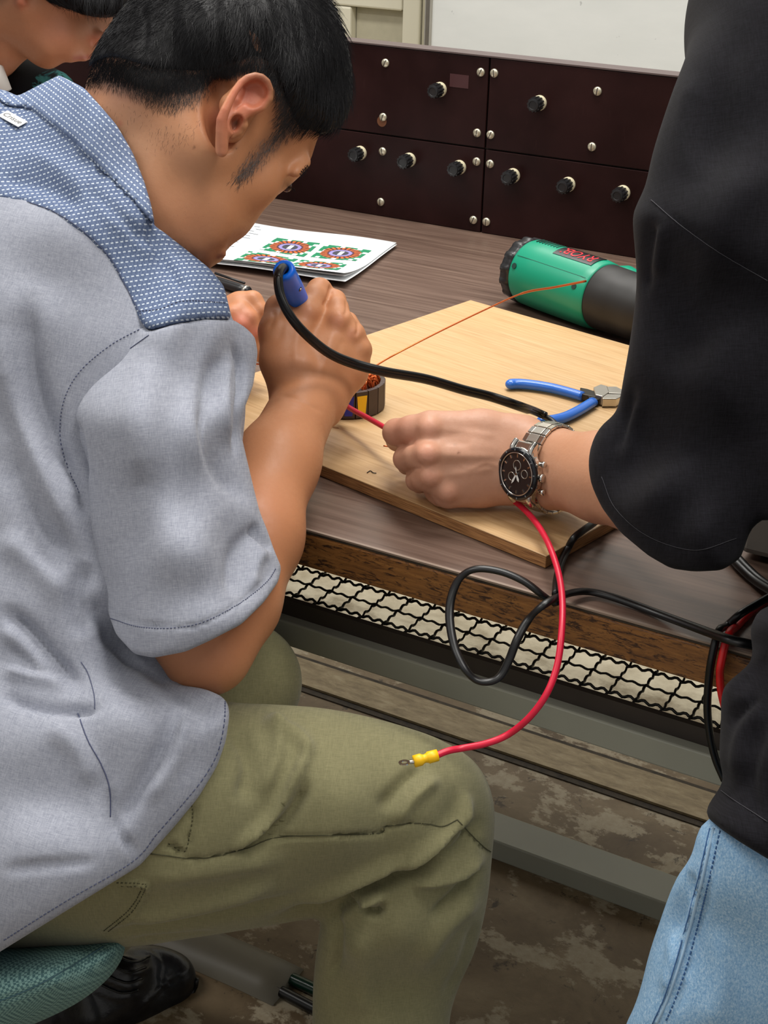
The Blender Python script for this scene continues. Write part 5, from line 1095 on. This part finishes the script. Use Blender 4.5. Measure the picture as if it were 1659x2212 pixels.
for sg in (1, -1):
    q = sc0+(tow*.80+sd*sg*.60)*.0094
    if proj(q)[0] > 636:
        bm = bmesh.new(); lathe(bm, [(.0020, 0), (.0020, .0003)], 14, frame_from(q, (q-sc0))); h__ = bm_obj('screw_hole', bm, M['black_plastic'], iron)
        bm = bmesh.new(); lathe(bm, [(.0010, .0002), (.0008, .0006)], 10, frame_from(q, (q-sc0))); bm_obj('screw', bm, M['steel'], h__)
tipb = onz(748, 846, BZ+HS+.006)
bm = bmesh.new(); tube(bm, [i0+ax*.95, i1+(tipb-i1)*.5, tipb], [.0042, .0030, .0012], 12); bm_obj('heating_tip', bm, M['steel'], iron, True)
zt_ = TZ+.0042
cord = [np.array(Mi @ Vector((0, 0, .006))), np.array(Mi @ Vector((0, 0, -.002))), W(601, 596, 1.160), W(606, 640, 1.158), W(628, 684, 1.160), W(662, 724, 1.170), W(710, 763, 1.190), W(762, 786, 1.205), W(830, 804, 1.215), W(920, 820, 1.235), W(1000, 843, 1.25), W(1060, 858, 1.26), W(1120, 878, 1.265)]
cord += [onz(1165, 895, BZ+.016), onz(1197, 914, BZ+.013), onz(1225, 960, BZ+.0045), onz(1262, 1040, BZ+.0045), onz(1305, 1108, BZ+.0045), onz(1285, 1128, BZ+.008), onz(1262, 1144, BZ+.009), onz(1240, 1162, TZ+.018), onz(1227, 1184, TZ+.009), onz(1213, 1213, zt_), onz(1203, 1250, zt_), onz(1200, 1284, zt_+.001)]
bm = bmesh.new(); cs_ = catmull(cord, 10); tube(bm, cs_, [.0039 if i < 125 else .0029 for i in range(len(cs_))], 12)
# a second ridge makes the flat twin profile
up_ = [p+np.array([0, 0, .0022])+(-FW)*.0016 for p in cs_[22:135]]; tube(bm, up_, .0026, 8)
pc_ = tag(bm_obj('power_cord', bm, M['black_rubber'], iron, True), 'black twin power cord')
lc = thing('looped_cord', 'black cord looped over the front edge of the bench and running to the right', 'cord', tuple(onz(1200, 1290, TZ)))
lp = [onz(1203, 1300, TZ+.006), W(1196, 1302, 1.050), W(1170, 1284, 1.040), W(1132, 1256, 1.040), W(1082, 1235, 1.045), W(1030, 1229, 1.05), W(996, 1246, 1.055), W(977, 1283, 1.055), W(971, 1330, 1.05), W(980, 1390, 1.04), W(1000, 1438, 1.03), W(1026, 1467, 1.03), W(1055, 1473, 1.03), W(1081, 1460, 1.03), W(1100, 1425, 1.03), W(1117, 1382, 1.03), W(1142, 1338, 1.035), W(1177, 1305, 1.03), onz(1222, 1284, TZ+.009), onz(1270, 1278, TZ+.005), onz(1330, 1292, TZ+.004), onz(1420, 1325, TZ+.004), onz(1520, 1362, TZ+.012), onz(1580, 1383, TZ+.022), W(1640, 1398, .970), W(1720, 1430, .99)]
lpc = catmull(lp, 10)
bm = bmesh.new(); tube(bm, lpc, [.0033+.0010*min(1, max(0, (i-190)/40)) for i in range(len(lpc))], 12, flat=((0, 0, 1), .75)); bm_obj('cable', bm, M['black_rubber'], lc, True)
# ---- red lead with crimped ring terminal
rl = thing('red_lead', 'thick red insulated lead hanging from the gripping hand, with a yellow ring terminal', 'lead wire', tuple(W(1180, 1170, 1.09)))
rp = [W(738, 871, 1.318), W(765, 887, 1.295), W(795, 903, 1.275), W(832, 924, 1.245), W(880, 950, 1.215), W(960, 1000, 1.195), W(1060, 1050, 1.185), W(1103, 1077, 1.160), W(1130, 1098, 1.14), W(1160, 1132, 1.115), W(1187, 1180, 1.085), W(1207, 1240, 1.055), W(1215, 1300, 1.03), W(1213, 1370, 1.01), W(1203, 1440, 1.0), W(1180, 1500, .995), W(1143, 1550, 1.0), W(1097, 1587, 1.01), W(1050, 1606, 1.01), W(1000, 1616, 1.01), W(968, 1622, 1.005), W(938, 1634, 1.0)]
bm = bmesh.new(); tube(bm, catmull(rp, 10), .00245, 12); bm_obj('insulation', bm, M['red_rubber'], rl, True)
t0, t1, t2 = W(946, 1631, 1.0), W(894, 1645, .997), W(868, 1648, .996)
tm = bmesh.new(); L1 = np.linalg.norm(t1-t0); lathe(tm, [(.0030, 0), (.0042, .0002), (.0043, L1*.40), (.0035, L1*.45), (.0030, L1*.55), (.0033, L1*.62), (.0043, L1*.70), (.0043, L1), (.0015, L1)], 18, frame_from(t0, t1-t0)); tb = tag(bm_obj('ring_terminal', tm, M['yellow'], rl, True), 'yellow crimp sleeve')
bm = bmesh.new(); dd = (t2-t1)/np.linalg.norm(t2-t1); tube(bm, [t1, t1+dd*.003], [.0014, .0014], 8); rc = t1+dd*.0068
nn = np.cross(dd, RT)*1.0; nn = UP*.9+FW*-.25; nn = nn-dd*(nn@dd); nn /= np.linalg.norm(nn)
lathe(bm, [(.0021, -.0004), (.0040, -.0004), (.0040, .0004), (.0021, .0004), (.0021, -.0004)], 24, frame_from(rc, nn, dd), cap=False); bm_obj('metal_ring', bm, M['chrome'], tb)
# ---- leads at the right edge
def cordthing(name, label, cat, path, r, m, **kw):
    bm = bmesh.new(); tube(bm, catmull(path, 8), r, 10, **kw); return tag(bm_obj(name, bm, m, None, True), label, cat)
yh = YF-.012
cordthing('black_lead', 'thin black lead dropping over the bench edge beside the scarlet lead at the right', 'lead wire', [onz(1720, 1266, TZ+.022), onz(1668, 1287, TZ+.017), onz(1640, 1302, TZ+.016), onz(1600, 1326, TZ+.014), onz(1570, 1352, TZ+.005), ony(1550, 1380, YF-.001)+np.array([0, 0, .006]), ony(1538, 1420, yh), ony(1531, 1470, yh), ony(1528, 1530, yh), ony(1534, 1590, yh), ony(1546, 1640, yh), ony(1565, 1685, yh)], .0029, M['black_rubber'])
cordthing('scarlet_lead', 'scarlet lead dropping over the bench edge at the right, behind a black lead', 'lead wire', [onz(1730, 1250, TZ+.004), onz(1665, 1290, TZ+.004), onz(1626, 1318, TZ+.004), onz(1592, 1352, TZ+.004), ony(1570, 1391, YF-.001)+np.array([0, 0, .007]), ony(1558, 1430, yh), ony(1555, 1460, yh), ony(1559, 1500, yh), ony(1572, 1550, yh)], .0029, M['red_rubber2'])
tc = bmesh.new(); tpth = catmull([onz(1540, 1160, TZ+.005), onz(1576, 1200, TZ+.005), onz(1603, 1229, TZ+.005), onz(1635, 1257, TZ+.005), onz(1690, 1290, TZ+.012)], 8)
tube(tc, tpth, .0036, 10); tube(tc, [p+np.array([.004, .002, .0]) for p in tpth], .0036, 10); tag(bm_obj('twin_cord', tc, M['black_rubber'], None, True), 'thick black twin cord on the bench top under the black sleeve', 'cord')
gc = thing('instrument_case', 'grey metal instrument case at the right end of the bench behind the cords', 'instrument case', tuple(onz(1640, 1215, TZ)))
q0 = onz(1592, 1207, TZ); bm = bmesh.new(); box(bm, q0[0], q0[0]+.065, q0[1]+.0, q0[1]+.17, TZ+.005, TZ+.045, ); bm_obj('housing', bm, M['case_grey'], gc, bevel=.006)
for dx in (.02, .05):
    for dy in (.02, .15): bm = bmesh.new(); lathe(bm, [(.008, 0.0003), (.008, .005)], 14, Matrix.Translation((q0[0]+dx, q0[1]+dy, TZ))); bm_obj('foot', bm, M['black_rubber'], gc)

# ---- heat gun lying on its side
gz = TZ+.0395; g0, g1 = onz(1122, 578, gz), onz(1370, 663, gz); gd = (g1-g0)/np.linalg.norm(g1-g0)
sG = lambda u, v: float((onz(u, v, gz)-g0)@gd)
s_end = sG(1303, 642); Gm = frame_from(g0, gd, (0, 0, 1))      # local x = up
gun = thing('heat_gun', 'green heat gun with black ribbed rear cap and charcoal nozzle, lying on the bench', 'heat gun', tuple(g0-np.array([0, 0, .0395])))
def sea(a, z): return 1+.028*(1 if math.cos(a*14) > .2 else -.6)
bm = bmesh.new(); lathe(bm, [(.020, .004), (.026, .001), (.031, 0), (.0345, .003), (.0375, .006), (.0380, .016), (.0372, .020)], 112, Gm, wave=lambda a, z: sea(a, z) if .002 < z < .018 else 1); bm_obj('rear_cap', bm, M['black_plastic'], gun, True)
bm = bmesh.new(); lathe(bm, [(.036, .0195), (.0372, .0205), (.0385, .024), (.0392, .05), (.0392, s_end-.012), (.0380, s_end-.002), (.0372, s_end)], 64, Gm); body = bm_obj('body', bm, M['green_plastic'], gun, True)
bm = bmesh.new(); lathe(bm, [(.0365, s_end), (.0368, s_end+.002), (.0362, s_end+.030), (.0352, s_end+.032), (.0350, s_end+.055), (.030, s_end+.085), (.020, s_end+.095)], 56, Gm); tag(bm_obj('nozzle_shroud', bm, M['charcoal'], gun, True), 'charcoal nozzle shroud')
bm = bmesh.new(); lathe(bm, [(.017, s_end+.09), (.017, s_end+.135), (.0155, s_end+.136), (.0155, s_end+.10)], 32, Gm, cap=False); bm_obj('nozzle_tube', bm, M['steel'], gun, True)
def cyl(s, phi, r=.0394):
    """point on the gun: s along the axis, phi from up, + towards the viewer"""
    p = Gm @ Vector((r*math.cos(phi), r*math.sin(phi)*PS, s)); return p
PS = 1
if (Gm @ Vector((0, 1, 0)))[1] > (Gm @ Vector((0, -1, 0)))[1]: PS = -1
hd0 = g0+gd*(s_end-.018); out = np.array([-gd[1], gd[0], 0]); 
if out[1] < 0: out = -out
bm = bmesh.new(); hp = [hd0+out*.012, hd0+out*.045+gd*.012, hd0+out*.09+gd*.035+np.array([0, 0, -.004]), hd0+out*.135+gd*.052+np.array([0, 0, -.012])]
tube(bm, catmull(hp, 6), [.026]*7+[.022]*6+[.021]*6, 20); bm_obj('grip', bm, M['green_plastic'], gun, True)
sv = [(1150, 527), (1156, 528), (1162, 529), (1168, 531), (1174, 532), (1180, 534), (1186, 535)]
for k in range(8):
    s_ = .030+.0046*k; bm = bmesh.new(); tube(bm, [cyl(s_, ph, .0394) for ph in np.linspace(-.22, .12, 6)], .0007, 5); bm_obj('vent_slot', bm, plain('slot_green', (0, 60, 48), .6) if k == 0 else bpy.data.materials['slot_green'], body, True)
def patch(name, s0, s1, p0, p1, m, r, par):
    V, Q = [], []; n = 12
    for i in range(n+1):
        for s_ in (s0, s1):
            for rr in (r, r+.0005): V.append(cyl(s_, p0+(p1-p0)*i/n, rr))
    for i in range(n):
        a = 4*i; b = a+4; Q += [(a+1, a+3, b+3, b+1), (a, b, b+2, a+2), (a, a+1, b+1, b), (a+2, b+2, b+3, a+3)]
    Q += [(0, 2, 3, 1), (4*n, 4*n+1, 4*n+3, 4*n+2)]
    return np_mesh(name, V, Q, m, par, False)
sl0, sl1 = .068, s_end-.010
bl_ = patch('logo_plate', sl0, sl1, -.24, .42, plain('black_plate', (18, 16, 18), .35), .0393, body)
V_, Q_ = text_geo('RYOBI', .0215); V_[:, 0] *= (sl1-sl0)*.80/(V_[:, 0].max()-V_[:, 0].min()); V_[:, 1] *= 1.0
scn = (sl0+sl1)/2
np_mesh('logo_lettering', [cyl(scn-x, .09+(y)/.0394, .0402) for x, y, z in V_], Q_, M['red_print'], bl_, False)
for s_ in (.028, s_end-.014):
    bm = bmesh.new(); p_ = cyl(s_, 1.18, .0390); c_ = Gm @ Vector((0, 0, s_)); lathe(bm, [(.0034, 0), (.0034, .0006)], 14, frame_from(p_, p_-c_)); bm_obj('screw_recess', bm, plain('recess', (0, 50, 42), .6), body)
bm = bmesh.new(); tube(bm, [cyl(s_, .85, .0392) for s_ in np.linspace(.025, s_end-.004, 12)], .00025, 4); bm_obj('mould_seam', bm, bpy.data.materials['slot_green'], body)

# ---- side cutters
pl = thing('side_cutters', 'side cutting pliers with blue dipped grips, open on the plywood board', 'pliers', tuple(onz(1290, 862, BZ)))
hz = BZ+.0058
def grip(pts, rr, z=hz):
    bm = bmesh.new(); P = catmull([onz(u, v, z) for u, v in pts], 6); n = len(P); R_ = []
    for i in range(n):
        t = i/(n-1); R_.append(rr*min(1, .35+math.sqrt(min(1, t*9))*.65)*(1-.12*t))
    tube(bm, P, R_, 14, flat=((0, 0, 1), .85)); return bm_obj('grip', bm, M['blue_grip'], pl, True)
grip([(1094, 832), (1112, 829), (1145, 831), (1190, 838), (1230, 848), (1258, 856)], .0060)
grip([(1159, 912), (1180, 910), (1215, 903), (1248, 888), (1281, 868)], .0060)
def plate(name, pts, z0, z1, m, bev=.0008):
    bm = bmesh.new(); f = bm.faces.new([bm.verts.new(onz(u, v, z0)) for u, v in pts]); r = bmesh.ops.extrude_face_region(bm, geom=[f]); bmesh.ops.translate(bm, vec=(0, 0, z1-z0), verts=[g for g in r['geom'] if isinstance(g, bmesh.types.BMVert)])
    return bm_obj(name, bm, m, pl, bevel=bev)
plate('shank', [(1252, 850), (1268, 853), (1296, 862), (1300, 872), (1280, 870), (1254, 864)], BZ+.002, BZ+.0085, M['dark_steel'])
plate('shank', [(1268, 868), (1288, 858), (1300, 866), (1294, 876), (1276, 882)], BZ+.001, BZ+.0078, M['dark_steel'])
plate('pivot', [(1280, 856), (1296, 849), (1310, 853), (1314, 866), (1300, 876), (1284, 872)], BZ+.001, BZ+.0105, M['steel'])
plate('jaw', [(1300, 852), (1330, 852), (1352, 864), (1350, 868), (1306, 866)], BZ+.001, BZ+.0095, M['steel'])
plate('jaw', [(1298, 868), (1350, 869), (1330, 879), (1300, 879)], BZ+.001, BZ+.0095, M['steel'])

# ---- printed handout
TRp, BRp = onz(855, 532, TZ+.002), onz(743, 620, TZ+.002); TLd = onz(548, 490, TZ+.002)-TRp; TLd /= np.linalg.norm(TLd); BDd = (BRp-TRp); BL_ = np.linalg.norm(BDd); BDd /= BL_
PW_, PH_ = .297, BL_
def curl(a, b, amp):
    """a metres from the right edge, b metres from the far edge"""
    t = max(0, b/PH_-.45)/.55; return amp*(t**2)*(.75+.25*math.cos(a*16))+.0012*math.sin(a*30+b*20)
def sheet_pt(a, b, k, amp): return TRp+TLd*(a+.003*k*math.sin(k*3))+BDd*(b-.004*k*(k % 2))+np.array([0, 0, .0008+.0009*(4-k)+curl(a, b, amp)])
doc = thing('printed_handout', 'stack of white printed pages with colour pictures, curling at the near edge', 'paper', tuple((TRp+BRp)/2))
def sheet(name, k, amp, par):
    na, nb = 24, 20; V = [sheet_pt(PW_*i/na, PH_*j/nb, k, amp) for i in range(na+1) for j in range(nb+1)]; Q = [(i*(nb+1)+j, (i+1)*(nb+1)+j, (i+1)*(nb+1)+j+1, i*(nb+1)+j+1) for i in range(na) for j in range(nb)]
    o = np_mesh(name, V, Q, M['paper'], par, True); m_ = o.modifiers.new('s', 'SOLIDIFY'); m_.thickness = .0003; return o
top = sheet('top_sheet', 0, .014, doc)
for k, am in ((1, .010), (2, .0055), (3, .002)): sheet('sheet', k, am, doc)
def ab(u, v):
    q = onz(u, v, TZ+.005)-TRp; D = np.array([[TLd[0], BDd[0]], [TLd[1], BDd[1]]]); return np.linalg.solve(D, q[:2])
def picture(px, seed):
    """px: far right, far left, near left, near right"""
    rg = np.random.default_rng(seed); C_ = [ab(*p) for p in px]; n, m = 70, 56; V, cl_ = [], []
    for i in range(n+1):
        for j in range(m+1):
            s_, t_ = i/n, j/m; q = (C_[0]*(1-s_)+C_[1]*s_)*(1-t_)+(C_[3]*(1-s_)+C_[2]*s_)*t_
            V.append(sheet_pt(q[0], q[1], 0, .014)+np.array([0, 0, .0005]))
            x, y = (s_-.5)*2.15, (t_-.5)*2.1; r = math.hypot(x, y); a = math.atan2(y, x); c = (0, 120, 78)
            if r < .92: c = (196, 92, 30) if math.cos(a*22) > -.1 else (60, 26, 24)
            if r < .60: c = (70, 30, 40)
            if r < .52: c = (140, 130, 186)
            if r < .36: c = (54, 56, 66)
            if abs(x+.02) < .10 and abs(y) < .30: c = (236, 236, 240)
            if r > .86 and (int(s_*11)+int(t_*8)*3+seed) % 4 == 0 and (abs(x) > .75 or abs(y) > .75): c = (232, 236, 238)
            cl_.append(lin(*c))
    Q = np.array([(i*(m+1)+j, (i+1)*(m+1)+j, (i+1)*(m+1)+j+1, i*(m+1)+j+1) for i in range(n) for j in range(m)])
    np_mesh('printed_picture', V, Q, M['print'], top, True, {'Col': ('FLOAT_COLOR', cl_)})
picture([(692, 527), (598, 515), (560, 543), (656, 557)], 1)
picture([(803, 546), (702, 530), (670, 557), (768, 568)], 2)
picture([(645, 564), (538, 549), (504, 580), (612, 592)], 3)
picture([(752, 574), (652, 565), (622, 592), (728, 600)], 4)
for row in range(11):
    a0, b0 = PW_*.80, .012+row*.012
    for w_i in range(3):
        bm = bmesh.new(); aa = a0-.018*w_i+.004*math.sin(row*3+w_i); vs = [sheet_pt(aa-x, b0+y, 0, .014)+np.array([0, 0, .0004]) for x, y in ((0, 0), (.012+.004*math.sin(row+w_i*2), 0), (.012+.004*math.sin(row+w_i*2), .0016), (0, .0016))]
        bm.faces.new([bm.verts.new(v) for v in vs]); bm_obj('printed_line', bm, bpy.data.materials.get('print_grey') or plain('print_grey', (120, 124, 130), .7), top)
# ---- pen under the handout's near edge
q0, q1 = onz(462, 606, TZ+.0065), onz(537, 630, TZ+.0065)
pen = thing('pen', 'black pen lying in front of the printed handout', 'pen', tuple((q0+q1)/2))
Lp = np.linalg.norm(q1-q0); Mp = frame_from(q0-(q1-q0)*1.2, q1-q0); Lt = Lp*2.2
bm = bmesh.new(); lathe(bm, [(.0012, 0), (.004, .012), (.0058, .03), (.0062, Lt*.9), (.0055, Lt)], 20, Mp); bm_obj('barrel', bm, M['black_plastic'], pen, True)
bm = bmesh.new(); lathe(bm, [(.0064, Lt*.955), (.0064, Lt*.985)], 20, Mp); bm_obj('metal_band', bm, M['steel'], pen, True)
bm = bmesh.new(); tube(bm, [q1+(q0-q1)*.15+np.array([0, .003, .0075]), q0+np.array([0, .003, .0085])], .0015, 6); bm_obj('clip', bm, M['black_plastic'], pen, True)

# ---- clippings on the board
for lab, pts_ in (('tiny bent wire clipping on the plywood near the open pliers', [(1222, 908), (1232, 902), (1238, 896), (1240, 890)]), ('tiny wire clipping at the left of the plywood below the stator', [(793, 1021), (800, 1017), (806, 1021), (813, 1022)])):
    cordthing('wire_clipping', lab, 'wire', [onz(u, v, BZ+.0007) for u, v in pts_], .0004, M['dark_steel'])
